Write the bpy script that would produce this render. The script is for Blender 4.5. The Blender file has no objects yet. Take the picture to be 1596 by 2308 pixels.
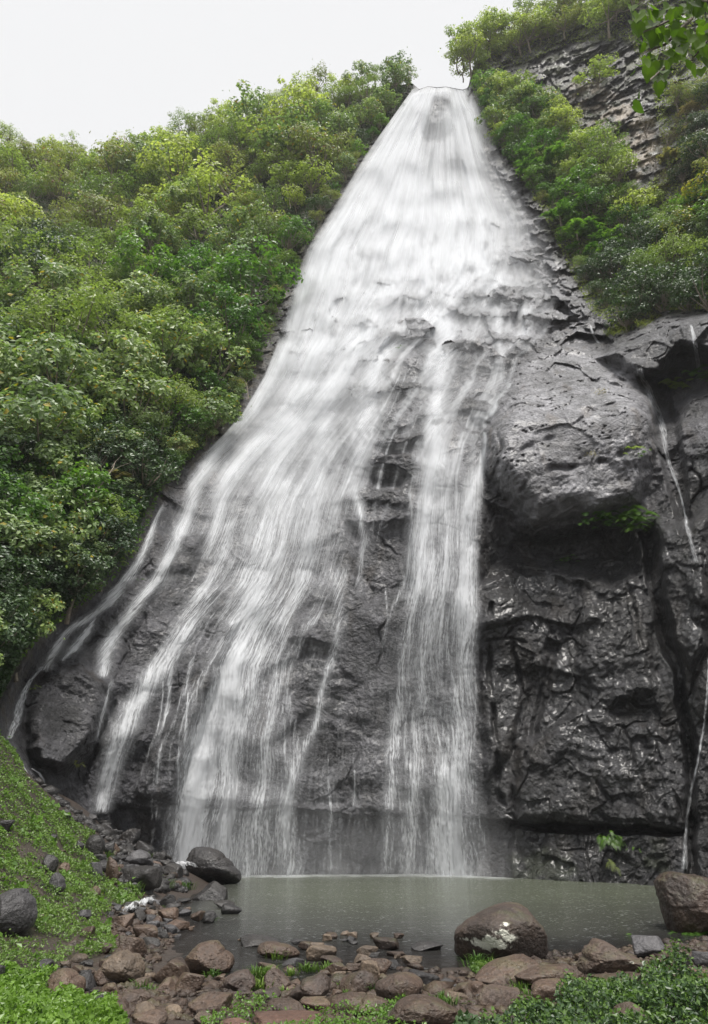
import bpy, bmesh, math, random
import numpy as np
from mathutils import Vector, Matrix
R = math.radians
rng = np.random.default_rng(7)
random.seed(7)
sc = bpy.context.scene
COL = sc.collection

# ------------------------------------------------------------------ camera
FPX, CXP, CYP, PITCH = 1504.0, 798.0, 1154.0, R(25.0)
CAM = np.array([0.0, 0.0, 1.8])
cam = bpy.data.cameras.new('camera'); cam_o = bpy.data.objects.new('camera', cam); COL.objects.link(cam_o)
cam_o.location = CAM; cam_o.rotation_euler = (R(90) + PITCH, 0, 0)
cam.sensor_fit = 'VERTICAL'; cam.sensor_height = 24.0; cam.sensor_width = 24.0
cam.lens = FPX / 2308.0 * 24.0; cam.clip_start = 0.05; cam.clip_end = 2000
sc.camera = cam_o

# ------------------------------------------------------------------ world, sun, exposure
SUN_EL, SUN_AZ = R(68), R(165)          # very high, a little behind the camera
w = bpy.data.worlds.new('World'); sc.world = w; w.use_nodes = True
nt = w.node_tree; nt.nodes.clear()
wout = nt.nodes.new('ShaderNodeOutputWorld'); bg = nt.nodes.new('ShaderNodeBackground')
sky = nt.nodes.new('ShaderNodeTexSky'); sky.sky_type = 'NISHITA'; sky.sun_disc = False
sky.sun_elevation = SUN_EL; sky.sun_rotation = SUN_AZ
tc = nt.nodes.new('ShaderNodeTexCoord'); sep = nt.nodes.new('ShaderNodeSeparateXYZ')
ramp = nt.nodes.new('ShaderNodeValToRGB')          # overcast layer: brighter towards the zenith
cr = ramp.color_ramp; cr.elements[0].position = 0.0; cr.elements[0].color = (5.6, 5.6, 5.6, 1)
cr.elements[1].position = 0.93; cr.elements[1].color = (5.62, 5.6, 5.58, 1)
e = cr.elements.new(0.86); e.color = (5.62, 5.6, 5.58, 1)
e = cr.elements.new(1.0); e.color = (15.0, 15.4, 16.0, 1)
nt.links.new(tc.outputs['Generated'], sep.inputs[0]); nt.links.new(sep.outputs['Z'], ramp.inputs['Fac'])
mx = nt.nodes.new('ShaderNodeMix'); mx.data_type = 'RGBA'; mx.inputs[0].default_value = 0.93
nt.links.new(sky.outputs[0], mx.inputs[6]); nt.links.new(ramp.outputs[0], mx.inputs[7])
nt.links.new(mx.outputs[2], bg.inputs[0]); bg.inputs[1].default_value = 0.12
nt.links.new(bg.outputs[0], wout.inputs[0])
sun = bpy.data.lights.new('sun', 'SUN'); sun.energy = 4.0; sun.angle = R(24); sun.color = (1.0, 0.96, 0.9)
so = bpy.data.objects.new('sun', sun); COL.objects.link(so)
sd = Vector((math.sin(SUN_AZ) * math.cos(SUN_EL), math.cos(SUN_AZ) * math.cos(SUN_EL), math.sin(SUN_EL)))
so.rotation_euler = (-sd).to_track_quat('-Z', 'Y').to_euler()
sc.view_settings.view_transform = 'Standard'; sc.view_settings.look = 'None'
sc.view_settings.exposure = 0.5; sc.view_settings.gamma = 1.0
sc.cycles.max_bounces = 8; sc.cycles.transparent_max_bounces = 16
sc.cycles.diffuse_bounces = 3; sc.cycles.glossy_bounces = 2; sc.cycles.transmission_bounces = 4

# ------------------------------------------------------------------ small helpers
def tag(o, label=None, cat=None, group=None, kind=None):
    if label: o['label'] = label
    if cat: o['category'] = cat
    if group: o['group'] = group
    if kind: o['kind'] = kind
    return o

def mesh_np(name, V, F, mat=None, smooth=True, attrs=None, cols=None):
    """mesh from numpy arrays; F is (n,3) or (n,4)"""
    V = np.asarray(V, np.float32); F = np.asarray(F, np.int32)
    me = bpy.data.meshes.new(name)
    me.vertices.add(len(V)); me.vertices.foreach_set('co', V.ravel())
    k = F.shape[1]
    me.loops.add(F.size); me.loops.foreach_set('vertex_index', F.ravel())
    me.polygons.add(len(F))
    me.polygons.foreach_set('loop_start', np.arange(0, F.size, k, dtype=np.int32))
    me.polygons.foreach_set('loop_total', np.full(len(F), k, np.int32))
    me.polygons.foreach_set('use_smooth', np.full(len(F), smooth))
    for n, a in (attrs or {}).items():
        at = me.attributes.new(n, 'FLOAT', 'POINT'); at.data.foreach_set('value', np.asarray(a, np.float32).ravel())
    for n, a in (cols or {}).items():
        c = np.ones((len(V), 4), np.float32); c[:, :3] = a
        at = me.attributes.new(n, 'FLOAT_COLOR', 'POINT'); at.data.foreach_set('color', c.ravel())
    me.update(calc_edges=True)
    if mat: me.materials.append(mat)
    return me

def link(name, me, parent=None, loc=None):
    o = bpy.data.objects.new(name, me); COL.objects.link(o)
    if parent: o.parent = parent
    if loc is not None: o.location = loc
    return o

def grid_faces(nr, nc, keep=None):
    i = np.arange((nr - 1) * nc).reshape(nr - 1, nc)[:, :-1]
    F = np.stack([i, i + 1, i + nc + 1, i + nc], -1)
    return F[keep] if keep is not None else F.reshape(-1, 4)

def _hash(ix, iy, iz, seed):
    h = (ix.astype(np.uint32) * np.uint32(374761393) + iy.astype(np.uint32) * np.uint32(668265263)
         + iz.astype(np.uint32) * np.uint32(2147483647 - 1274126177) + np.uint32(seed * 974711 & 0xffffffff))
    h = (h ^ (h >> np.uint32(13))) * np.uint32(1274126177)
    h = (h ^ (h >> np.uint32(16))) * np.uint32(2246822519)
    return h ^ (h >> np.uint32(15))

def noise3(P, seed=0):
    """gradient noise about -1..1"""
    P = np.asarray(P, np.float64); f0 = np.floor(P); f = (P - f0).astype(np.float32); i0 = f0.astype(np.int64)
    u = f * f * f * (f * (f * 6 - 15) + 10)
    out = np.zeros(P.shape[0], np.float32)
    for dx in (0, 1):
        wx = u[:, 0] if dx else 1 - u[:, 0]
        for dy in (0, 1):
            wy = u[:, 1] if dy else 1 - u[:, 1]
            for dz in (0, 1):
                wz = u[:, 2] if dz else 1 - u[:, 2]
                h = _hash(i0[:, 0] + dx, i0[:, 1] + dy, i0[:, 2] + dz, seed)
                gx = ((h & np.uint32(1023)).astype(np.float32) / 511.5 - 1)
                gy = (((h >> np.uint32(10)) & np.uint32(1023)).astype(np.float32) / 511.5 - 1)
                gz = (((h >> np.uint32(20)) & np.uint32(1023)).astype(np.float32) / 511.5 - 1)
                out += wx * wy * wz * (gx * (f[:, 0] - dx) + gy * (f[:, 1] - dy) + gz * (f[:, 2] - dz))
    return out * 1.25

def fbm(P, oct=4, seed=0, gain=.5, ridged=False):
    P = np.asarray(P); s = np.zeros(len(P), np.float32); a = 1.0; t = 0.0
    for k in range(oct):
        n = noise3(P * (2.03 ** k) + 17.3 * k, seed + k)
        if ridged: n = 1 - 2 * np.abs(n)
        s += a * n; t += a; a *= gain
    return s / t

def worley(P, seed=0):
    """F1, F2-F1, random value of the nearest cell, offset to its point"""
    P = np.asarray(P, np.float64); i0 = np.floor(P).astype(np.int64)
    n = len(P); f1 = np.full(n, 9.0); f2 = np.full(n, 9.0); cid = np.zeros(n, np.uint32); off = np.zeros((n, 3))
    for dx in (-1, 0, 1):
        for dy in (-1, 0, 1):
            for dz in (-1, 0, 1):
                a, b, c = i0[:, 0] + dx, i0[:, 1] + dy, i0[:, 2] + dz
                h = _hash(a, b, c, seed)
                q = np.stack([a + (h & np.uint32(1023)) / 1023.0, b + ((h >> np.uint32(10)) & np.uint32(1023)) / 1023.0,
                              c + ((h >> np.uint32(20)) & np.uint32(1023)) / 1023.0], -1)
                d = P - q; r = np.sqrt((d * d).sum(1))
                m = r < f1
                f2 = np.where(m, f1, np.minimum(f2, r)); f1 = np.where(m, r, f1)
                cid = np.where(m, h, cid); off[m] = d[m]
    return f1, f2 - f1, cid, off

def sstep(a, b, x):
    t = np.clip((x - a) / (b - a), 0, 1); return t * t * (3 - 2 * t)

def sdf_poly(px, py, poly):
    """signed pixel distance to a polygon, positive inside"""
    poly = np.array(poly, float); n = len(poly); d = np.full(px.shape, 1e9); ins = np.zeros(px.shape, bool)
    for i in range(n):
        x1, y1 = poly[i]; x2, y2 = poly[(i + 1) % n]
        ex, ey = x2 - x1, y2 - y1; L = ex * ex + ey * ey + 1e-9
        t = np.clip(((px - x1) * ex + (py - y1) * ey) / L, 0, 1)
        d = np.minimum(d, (px - x1 - t * ex) ** 2 + (py - y1 - t * ey) ** 2)
        c = (y1 > py) != (y2 > py)
        with np.errstate(divide='ignore', invalid='ignore'):
            ins ^= c & (px < ex * (py - y1) / (ey if ey != 0 else 1e-9) + x1)
    d = np.sqrt(d); return np.where(ins, d, -d)

def dirs(px, py):
    """direction of sight through a photo point (1596 x 2308 frame), scaled so that y = 1"""
    x = (np.asarray(px, float) - CXP) / FPX; v = (CYP - np.asarray(py, float)) / FPX
    dy = math.cos(PITCH) - v * math.sin(PITCH); dz = math.sin(PITCH) + v * math.cos(PITCH)
    return np.stack([x / dy, np.ones_like(x / dy), dz / dy], -1)
def at(px, py, Y): return CAM + dirs(px, py) * np.asarray(Y, float)[..., None]
def G(px, py, z):
    d = dirs(px, py); t = (z - CAM[2]) / d[2]; return CAM + d * t

class TPS:
    def __init__(s, X, f, scale, lam=1e-3):
        s.X = np.array(X, float) / scale; s.scale = scale; n = len(s.X)
        K = s.k(s.X) + lam * np.eye(n); Pm = np.c_[np.ones(n), s.X]
        A = np.block([[K, Pm], [Pm.T, np.zeros((3, 3))]])
        s.w = np.linalg.solve(A, np.r_[np.array(f, float), 0, 0, 0])
    def k(s, Q):
        r2 = ((Q[:, None, :] - s.X[None]) ** 2).sum(-1) + 1e-12; return .5 * r2 * np.log(r2)
    def __call__(s, Q):
        Q = np.asarray(Q, float) / s.scale; out = np.empty(len(Q))
        for i in range(0, len(Q), 20000):
            q = Q[i:i + 20000]; out[i:i + 20000] = s.k(q) @ s.w[:-3] + s.w[-3] + q @ s.w[-2:]
        return out

# ------------------------------------------------------------------ materials
def nmat(name):
    m = bpy.data.materials.new(name); m.use_nodes = True; t = m.node_tree; t.nodes.clear()
    return m, t, t.nodes.new('ShaderNodeOutputMaterial')
def N(t, typ, **kw):
    n = t.nodes.new(typ)
    for k, v in kw.items():
        if k.startswith('_'): setattr(n, k[1:], v)
        else: n.inputs[k.replace('__', ' ')].default_value = v
    return n
def mixc(t, fac, a, b, mode='MIX'):
    m = t.nodes.new('ShaderNodeMix'); m.data_type = 'RGBA'; m.blend_type = mode
    for i, s in ((0, fac), (6, a), (7, b)):
        if hasattr(s, 'links'): t.links.new(s, m.inputs[i])
        else: m.inputs[i].default_value = s if i == 0 else (*s, 1)[:4]
    return m.outputs[2]
def mrange(t, src, a, b, c, d):
    m = t.nodes.new('ShaderNodeMapRange'); t.links.new(src, m.inputs[0])
    for i, v in enumerate((a, b, c, d)): m.inputs[i + 1].default_value = v
    return m.outputs[0]
def math2(t, op, a, b):
    m = t.nodes.new('ShaderNodeMath'); m.operation = op
    for i, s in ((0, a), (1, b)):
        if hasattr(s, 'links'): t.links.new(s, m.inputs[i])
        else: m.inputs[i].default_value = s
    return m.outputs[0]

def cliff_material():
    m, t, out = nmat('wet basalt'); L = t.links.new
    tc = N(t, 'ShaderNodeTexCoord'); a = N(t, 'ShaderNodeAttribute', _attribute_name='Col'); ws = N(t, 'ShaderNodeAttribute', _attribute_name='wet')
    n1 = N(t, 'ShaderNodeTexNoise', Scale=2.2, Detail=8.0, Roughness=.65); L(tc.outputs['Object'], n1.inputs['Vector'])
    n2 = N(t, 'ShaderNodeTexNoise', Scale=9.0, Detail=5.0, Roughness=.6); L(tc.outputs['Object'], n2.inputs['Vector'])
    f = mrange(t, n1.outputs[0], .3, .7, .6, 1.4); g = N(t, 'ShaderNodeCombineColor')
    for i in range(3): L(f, g.inputs[i])
    c = mixc(t, 1.0, a.outputs['Color'], g.outputs[0], 'MULTIPLY')
    p = N(t, 'ShaderNodeBsdfPrincipled'); L(c, p.inputs['Base Color']); n5 = N(t, 'ShaderNodeTexNoise', Scale=.5, Detail=3.0); L(tc.outputs['Object'], n5.inputs['Vector']); L(math2(t, 'MULTIPLY', mrange(t, ws.outputs['Fac'], 0, 1, .0, .55), mrange(t, n5.outputs[0], .42, .62, .1, 1)), p.inputs['Coat Weight']); p.inputs['Coat Roughness'].default_value = .24
    r = mrange(t, n2.outputs[0], .35, .65, .12, -.12)
    L(math2(t, 'ADD', mrange(t, ws.outputs['Fac'], 0, 1, .62, .40), r), p.inputs['Roughness'])
    wv = N(t, 'ShaderNodeVectorMath', _operation='MULTIPLY_ADD'); L(n1.outputs['Color'], wv.inputs[0]); wv.inputs[1].default_value = (.9, .9, .9); L(tc.outputs['Object'], wv.inputs[2])
    v1 = N(t, 'ShaderNodeTexVoronoi', Scale=1.5); v2 = N(t, 'ShaderNodeTexVoronoi', Scale=5.0)
    for v_ in (v1, v2): L(wv.outputs[0], v_.inputs['Vector'])
    hh = math2(t, 'ADD', n1.outputs[0], math2(t, 'ADD', math2(t, 'MULTIPLY', v1.outputs['Distance'], .45), math2(t, 'MULTIPLY', v2.outputs['Distance'], .35)))
    b = N(t, 'ShaderNodeBump', Strength=1.0, Distance=.26); L(hh, b.inputs['Height'])
    b2 = N(t, 'ShaderNodeBump', Strength=.8, Distance=.07); L(n2.outputs[0], b2.inputs['Height']); L(b.outputs[0], b2.inputs['Normal'])
    L(b2.outputs[0], p.inputs['Normal']); L(p.outputs[0], out.inputs[0]); return m

def soil_material(name, c1, c2, c3, rough=.85, scale=1.5):
    m, t, out = nmat(name); L = t.links.new
    tc = N(t, 'ShaderNodeTexCoord')
    n1 = N(t, 'ShaderNodeTexNoise', Scale=scale, Detail=9.0, Roughness=.65); L(tc.outputs['Object'], n1.inputs['Vector'])
    n2 = N(t, 'ShaderNodeTexNoise', Scale=scale * 9, Detail=5.0); L(tc.outputs['Object'], n2.inputs['Vector'])
    c = mixc(t, mrange(t, n1.outputs[0], .38, .62, 0, 1), c1, c2); c = mixc(t, mrange(t, n2.outputs[0], .5, .68, 0, .8), c, c3)
    p = N(t, 'ShaderNodeBsdfPrincipled', Roughness=rough); L(c, p.inputs['Base Color'])
    b = N(t, 'ShaderNodeBump', Strength=.8, Distance=.06); L(n2.outputs[0], b.inputs['Height']); L(b.outputs[0], p.inputs['Normal'])
    L(p.outputs[0], out.inputs[0]); return m

def rock_material(name, c1, c2, c3, rough=.55, lichen=0.0, pits=.5, moss=0.0):
    m, t, out = nmat(name); L = t.links.new
    tc = N(t, 'ShaderNodeTexCoord'); oi = N(t, 'ShaderNodeObjectInfo')
    vm = N(t, 'ShaderNodeVectorMath', _operation='ADD'); L(tc.outputs['Object'], vm.inputs[0]); L(oi.outputs['Location'], vm.inputs[1]); V = vm.outputs[0]
    n1 = N(t, 'ShaderNodeTexNoise', Scale=3.0, Detail=8.0, Roughness=.65); L(V, n1.inputs['Vector'])
    n2 = N(t, 'ShaderNodeTexNoise', Scale=22.0, Detail=6.0, Roughness=.65); L(V, n2.inputs['Vector'])
    n3 = N(t, 'ShaderNodeTexNoise', Scale=1.1, Detail=4.0); L(V, n3.inputs['Vector'])
    vo = N(t, 'ShaderNodeTexVoronoi', Scale=16.0); L(V, vo.inputs['Vector'])
    c = mixc(t, mrange(t, n1.outputs[0], .35, .65, 0, 1), c1, c2)
    c = mixc(t, mrange(t, n3.outputs[0], .45, .62, 0, .8), c, c3)
    f = mrange(t, n2.outputs[0], .3, .7, .6, 1.4); g = N(t, 'ShaderNodeCombineColor')
    for i in range(3): L(f, g.inputs[i])
    c = mixc(t, 1.0, c, g.outputs[0], 'MULTIPLY')
    hv = math2(t, 'ADD', .72, math2(t, 'MULTIPLY', oi.outputs['Random'], .6)); hc = N(t, 'ShaderNodeCombineColor')
    for i in range(3): L(hv, hc.inputs[i])
    c = mixc(t, 1.0, c, hc.outputs[0], 'MULTIPLY')
    if moss:
        ge = N(t, 'ShaderNodeNewGeometry'); sp = N(t, 'ShaderNodeSeparateXYZ'); L(ge.outputs['Normal'], sp.inputs[0])
        mm = math2(t, 'MULTIPLY', mrange(t, sp.outputs['Z'], .2, .8, 0, moss), mrange(t, n1.outputs[0], .5, .6, 0, 1))
        c = mixc(t, mm, c, (.07, .10, .03))
    if lichen:
        la = N(t, 'ShaderNodeTexNoise', Scale=5.5, Detail=9.0, Roughness=.7); L(V, la.inputs['Vector'])
        at_ = N(t, 'ShaderNodeAttribute', _attribute_name='lichen')
        s = math2(t, 'ADD', la.outputs[0], math2(t, 'MULTIPLY', at_.outputs['Fac'], .33))
        c = mixc(t, mrange(t, s, .69, .75, 0, lichen), c, (.60, .60, .52))
    p = N(t, 'ShaderNodeBsdfPrincipled'); L(c, p.inputs['Base Color'])
    L(mrange(t, n1.outputs[0], .3, .7, rough + .1, rough - .12), p.inputs['Roughness'])
    pit = mrange(t, vo.outputs['Distance'], .05, .3, 0, 1)
    b = N(t, 'ShaderNodeBump', Strength=.7, Distance=.03); L(n2.outputs[0], b.inputs['Height'])
    b1 = N(t, 'ShaderNodeBump', Strength=pits, Distance=.015); L(pit, b1.inputs['Height']); L(b.outputs[0], b1.inputs['Normal'])
    b2 = N(t, 'ShaderNodeBump', Strength=.6, Distance=.12); L(n1.outputs[0], b2.inputs['Height']); L(b1.outputs[0], b2.inputs['Normal'])
    L(b2.outputs[0], p.inputs['Normal']); L(p.outputs[0], out.inputs[0]); return m

def leaf_material(name, c1, c2, trans=.45, gloss=.42, tint=None):
    """leaf colour runs c1..c2 by the leaf's own random value; some leaves take the tint"""
    m, t, out = nmat(name); L = t.links.new
    a = N(t, 'ShaderNodeAttribute', _attribute_name='rnd'); oi = N(t, 'ShaderNodeObjectInfo')
    c = mixc(t, a.outputs['Fac'], c1, c2)
    if tint: c = mixc(t, mrange(t, a.outputs['Fac'], .955, .965, 0, 1), c, tint)
    hs = N(t, 'ShaderNodeHueSaturation'); L(c, hs.inputs['Color'])
    L(mrange(t, oi.outputs['Random'], 0, 1, .485, .515), hs.inputs['Hue'])
    L(mrange(t, oi.outputs['Random'], 0, 1, 1.25, .75), hs.inputs['Value'])
    p = N(t, 'ShaderNodeBsdfPrincipled', Roughness=gloss); L(hs.outputs[0], p.inputs['Base Color'])
    tr = N(t, 'ShaderNodeBsdfTranslucent'); tcx = mixc(t, 1.0, hs.outputs[0], (1.1, 1.25, .62), 'MULTIPLY'); L(tcx, tr.inputs[0])
    ms = N(t, 'ShaderNodeMixShader', Fac=trans); L(p.outputs[0], ms.inputs[1]); L(tr.outputs[0], ms.inputs[2])
    L(ms.outputs[0], out.inputs[0]); return m

def water_sheet_material(name):
    m, t, out = nmat(name); L = t.links.new
    a = N(t, 'ShaderNodeAttribute', _attribute_name='dens')
    d = N(t, 'ShaderNodeBsdfDiffuse'); d.inputs[0].default_value = (.92, .94, .97, 1)
    tl = N(t, 'ShaderNodeBsdfTranslucent'); tl.inputs[0].default_value = (.92, .94, .97, 1)
    ms = N(t, 'ShaderNodeMixShader', Fac=.5); L(d.outputs[0], ms.inputs[1]); L(tl.outputs[0], ms.inputs[2])
    tr = N(t, 'ShaderNodeBsdfTransparent'); mx = N(t, 'ShaderNodeMixShader')
    L(a.outputs['Fac'], mx.inputs[0]); L(tr.outputs[0], mx.inputs[1]); L(ms.outputs[0], mx.inputs[2])
    L(mx.outputs[0], out.inputs[0]); return m

M_cliff = cliff_material()
M_hill = soil_material('hillside soil', (.035, .040, .018), (.05, .042, .028), (.03, .05, .015))
M_ground = soil_material('wet brown soil', (.042, .028, .021), (.028, .021, .017), (.06, .05, .04), rough=.5, scale=2.5)
M_water = water_sheet_material('falling water')
M_bark = soil_material('bark', (.24, .20, .155), (.15, .125, .095), (.32, .29, .24), scale=6)
M_leafs = {
    'broad': leaf_material('broad leaves', (.09, .155, .038), (.31, .40, .18), .38, .40, (.4, .30, .03)),
    'fine': leaf_material('fine leaves', (.115, .175, .038), (.26, .34, .095), .45),
    'olive': leaf_material('olive leaves', (.15, .18, .04), (.33, .37, .12), .4, .5, (.25, .13, .06)),
    'dark': leaf_material('dark leaves', (.022, .052, .018), (.07, .12, .045), .3, .38),
    'lush': leaf_material('lush leaves', (.055, .125, .018), (.15, .28, .045), .45, .38),
    'sunny': leaf_material('sunny leaves', (.19, .25, .05), (.37, .43, .13), .5),
    'dry': leaf_material('dry grass', (.22, .19, .08), (.40, .34, .17), .35, .7),
    'rust': leaf_material('dry brown twigs', (.11, .085, .06), (.19, .155, .11), .2, .8),
    'yellow': leaf_material('yellow leaves', (.16, .20, .03), (.50, .40, .04), .45),
    'cover': leaf_material('ground cover leaves', (.05, .105, .018), (.17, .27, .055), .4, .4, (.45, .42, .06)),
}

# ------------------------------------------------------------------ depth of the rock faces behind each photo point
CP = [(700,1975,28.4),(1000,1975,28.4),(850,1850,28.3),(850,1700,28.6),(850,1500,28.9),(850,1350,29.1),(850,1200,29.8),(900,1000,31.2),(900,850,33),
 (900,780,34),(900,700,36),(900,600,39),(900,450,43.5),(930,350,46),(990,200,50),(400,1950,27.4),(400,1800,27),(400,1600,27),(430,1400,28),(480,1200,30),
 (200,1800,25.2),(200,1650,24.8),(220,1500,25.7),(200,1420,26.6),(60,1700,22.5),(60,1600,23),(80,1530,24),(520,980,33),(620,780,36),(700,560,41),(830,360,46),
 (930,210,50),(1090,1300,28.3),(1090,1600,28.3),(1100,1950,27.8),(1300,1950,25.8),(1480,1990,23.6),(1596,1990,22.5),(1300,1500,27.2),(1480,1500,25.3),
 (1596,1500,23.3),(1300,1300,27.8),(1120,950,30.5),(1120,1050,29.5),(1200,850,31.8),(1300,830,31.5),(1200,1000,29.8),(1300,1100,28.4),(1400,900,29.5),(1440,1100,27.4),
 (1500,900,28),(1520,1100,26.2),(1596,1000,25),(1596,1250,24),(1350,790,32),(1450,740,30.5),(1596,705,28.5),(1500,850,29),(1300,740,33.5),(1200,740,34.5),
 (1150,650,37),(1250,600,39),(1200,500,42),(1140,400,45),(1060,230,49),(1330,680,35),(1400,600,37),(1596,600,32),(1300,450,41),(1450,400,38),(1596,400,34),
 (1200,250,46),(1400,250,41),(1596,200,36),(1100,120,50),(1300,60,46),(1596,0,38),(560,900,34),(400,1050,30.5),(300,1200,27.3),(150,1390,24.4),(50,1500,21.6),
 (0,1550,20.5),(0,1400,20),(0,1200,22),(0,1000,26),(0,800,31),(0,600,40),(0,400,52),(0,300,58),(200,1200,24.8),(200,1000,28),(200,800,33),(200,600,42),
 (200,400,54),(200,320,58),(400,800,34.5),(400,600,42),(400,400,52),(400,300,56),(600,600,42),(600,400,49),(600,230,55),(800,300,49),(800,180,53),(950,165,52),
 (-400,1400,12),(-400,1000,17),(-400,600,32),(-400,300,50),(2000,1990,17),(2000,1500,17.5),(2000,1000,19),(2000,600,24),(2000,0,28),(2000,-300,30),
 (1400,-100,43),(700,2050,28.5),(1300,2050,25.4),(2000,2050,16.5),(-400,1700,11),(-400,2050,10),(0,1750,19.5),(0,2050,18.5),(200,2050,24)]
tps = TPS([(a, b) for a, b, c in CP], [c for a, b, c in CP], 500.0, 2e-3)

BUTT = [(1095,960),(1125,900),(1150,860),(1190,800),(1260,780),(1350,795),(1425,830),(1470,890),(1480,960),(1468,1080),(1440,1140),(1380,1165),(1290,1165),(1200,1190),(1150,1130),(1100,1070),(1088,1010)]
BROW = [(1340,800),(1400,762),(1470,730),(1500,712),(1596,700),(2100,680),(2100,800),(1596,800),(1540,790),(1490,850),(1440,850),(1390,820)]
FRACT = [(740,760),(860,660),(1000,590),(1130,470),(1100,300),(1110,240),(1220,450),(1300,600),(1330,720),(1380,745),(1300,765),(1130,790),(1000,790),(880,790)]
TANR = [(1270,170),(1330,180),(1420,230),(1480,300),(1480,380),(1430,420),(1380,330),(1300,270)]
FEAT = [(BROW, -2.0, 26),
 ([(1440,850),(1490,840),(1560,800),(1640,800),(1640,880),(1560,900),(1520,960),(1480,960)], 1.3, 22),
 ([(1150,1856),(1300,1858),(1480,1868),(1545,1872),(1545,1882),(1300,1874),(1150,1866)], .9, 5),
 ([(1160,1680),(1300,1600),(1480,1620),(1540,1750),(1545,1870),(1300,1858),(1160,1855)], -.55, 30),
 ([(250,1812),(520,1826),(640,1820),(760,1832),(900,1840),(980,1832),(1060,1842),(1075,1900),(1050,2200),(250,2200)], .36, 12),
 ([(250,1816),(420,1822),(560,1836),(700,1826),(860,1846),(1010,1838),(1110,1848),(1170,1856),(1150,1930),(1165,2200),(250,2200)], .34, 12),
 ([(1480,1180),(1600,1150),(1600,1450),(1560,1520),(1500,1440),(1465,1340)], -.9, 22),
 ([(1440,1200),(1480,1420),(1510,1500),(1540,1700),(1545,1880),(1530,2100),(1575,2100),(1572,1700),(1530,1480),(1475,1180)], 1.1, 14),
 ([(1470,860),(1500,850),(1540,1000),(1560,1200),(1530,1200),(1500,1080),(1480,1000)], .9, 14),
 ([(1090,1130),(1150,1150),(1200,1200),(1300,1180),(1440,1160),(1450,1290),(1380,1330),(1280,1300),(1150,1290),(1080,1320)], 1.35, 50),
 ([(820,1060),(850,1045),(900,1050),(925,1075),(900,1100),(840,1100)], 1.5, 14),
 ([(850,1005),(900,998),(950,985),(955,1010),(870,1025)], .8, 10),
 ([(1060,950),(1080,943),(1100,952),(1090,968),(1065,968)], 1.2, 8),
 ([(650,1445),(700,1440),(760,1455),(755,1480),(680,1490)], .9, 12),
 ([(780,1180),(930,1170),(935,1340),(830,1370),(790,1300)], .7, 30),
 ([(60,1620),(75,1555),(120,1510),(180,1480),(245,1530),(252,1570),(232,1640),(205,1700),(150,1745),(85,1735),(60,1690)], -1.4, 36),
 ([(505,1390),(545,1400),(480,1560),(430,1700),(395,1815),(300,1800),(335,1700),(410,1550)], -.8, 26),
 ([(1085,1340),(1160,1320),(1240,1420),(1200,1560),(1150,1700),(1100,1760),(1080,1600)], -.5, 26),
 ([(1235,1440),(1262,1450),(1225,1600),(1190,1720),(1180,1715),(1205,1600)], .4, 12),
 ([(1290,1270),(1420,1250),(1470,1400),(1480,1560),(1380,1600),(1300,1500)], -.5, 30),
 ([(950,250),(975,205),(1020,205),(1028,260),(1000,290),(960,290)], -1.2, 20),
 ([(340,1190),(470,1200),(440,1290),(330,1290)], -.5, 24)]

def wave_line(px, py, pts, depth, wid):
    P = np.array(pts, float); o = np.zeros(px.shape)
    for (x1, y1), (x2, y2) in zip(P[:-1], P[1:]):
        ex, ey = x2 - x1, y2 - y1; t = np.clip(((px - x1) * ex + (py - y1) * ey) / (ex * ex + ey * ey), 0, 1)
        o = np.maximum(o, np.exp(-(((px - x1 - t * ex) ** 2 + (py - y1 - t * ey) ** 2) / wid ** 2)))
    return o * depth
GROOVES = [([(1140,1870),(1120,1700),(1105,1500),(1100,1350)], .5, 8), ([(1160,1850),(1150,1700),(1180,1560),(1150,1440)], .4, 6),
 ([(1400,1260),(1440,1420),(1480,1600),(1500,1850)], .25, 6), ([(240,1530),(200,1510),(120,1520)], .5, 6),
 ([(255,1560),(240,1650),(200,1720),(190,1760)], .8, 9), ([(1130,890),(1180,900),(1230,870)], .25, 5), ([(1120,960),(1130,1040),(1110,1080)], .4, 6),
 ([(1180,1010),(1260,980),(1330,930),(1400,910)], .35, 7), ([(1180,1100),(1240,1050),(1340,1040),(1430,1010)], .5, 9), ([(540,1280),(620,1290),(700,1285),(800,1300)], .4, 9),
 ([(860,900),(930,905),(990,890)], .2, 5), ([(380,1290),(330,1380),(290,1440)], .3, 7), ([(1340,860),(1390,850),(1420,865)], .5, 6)]

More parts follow.
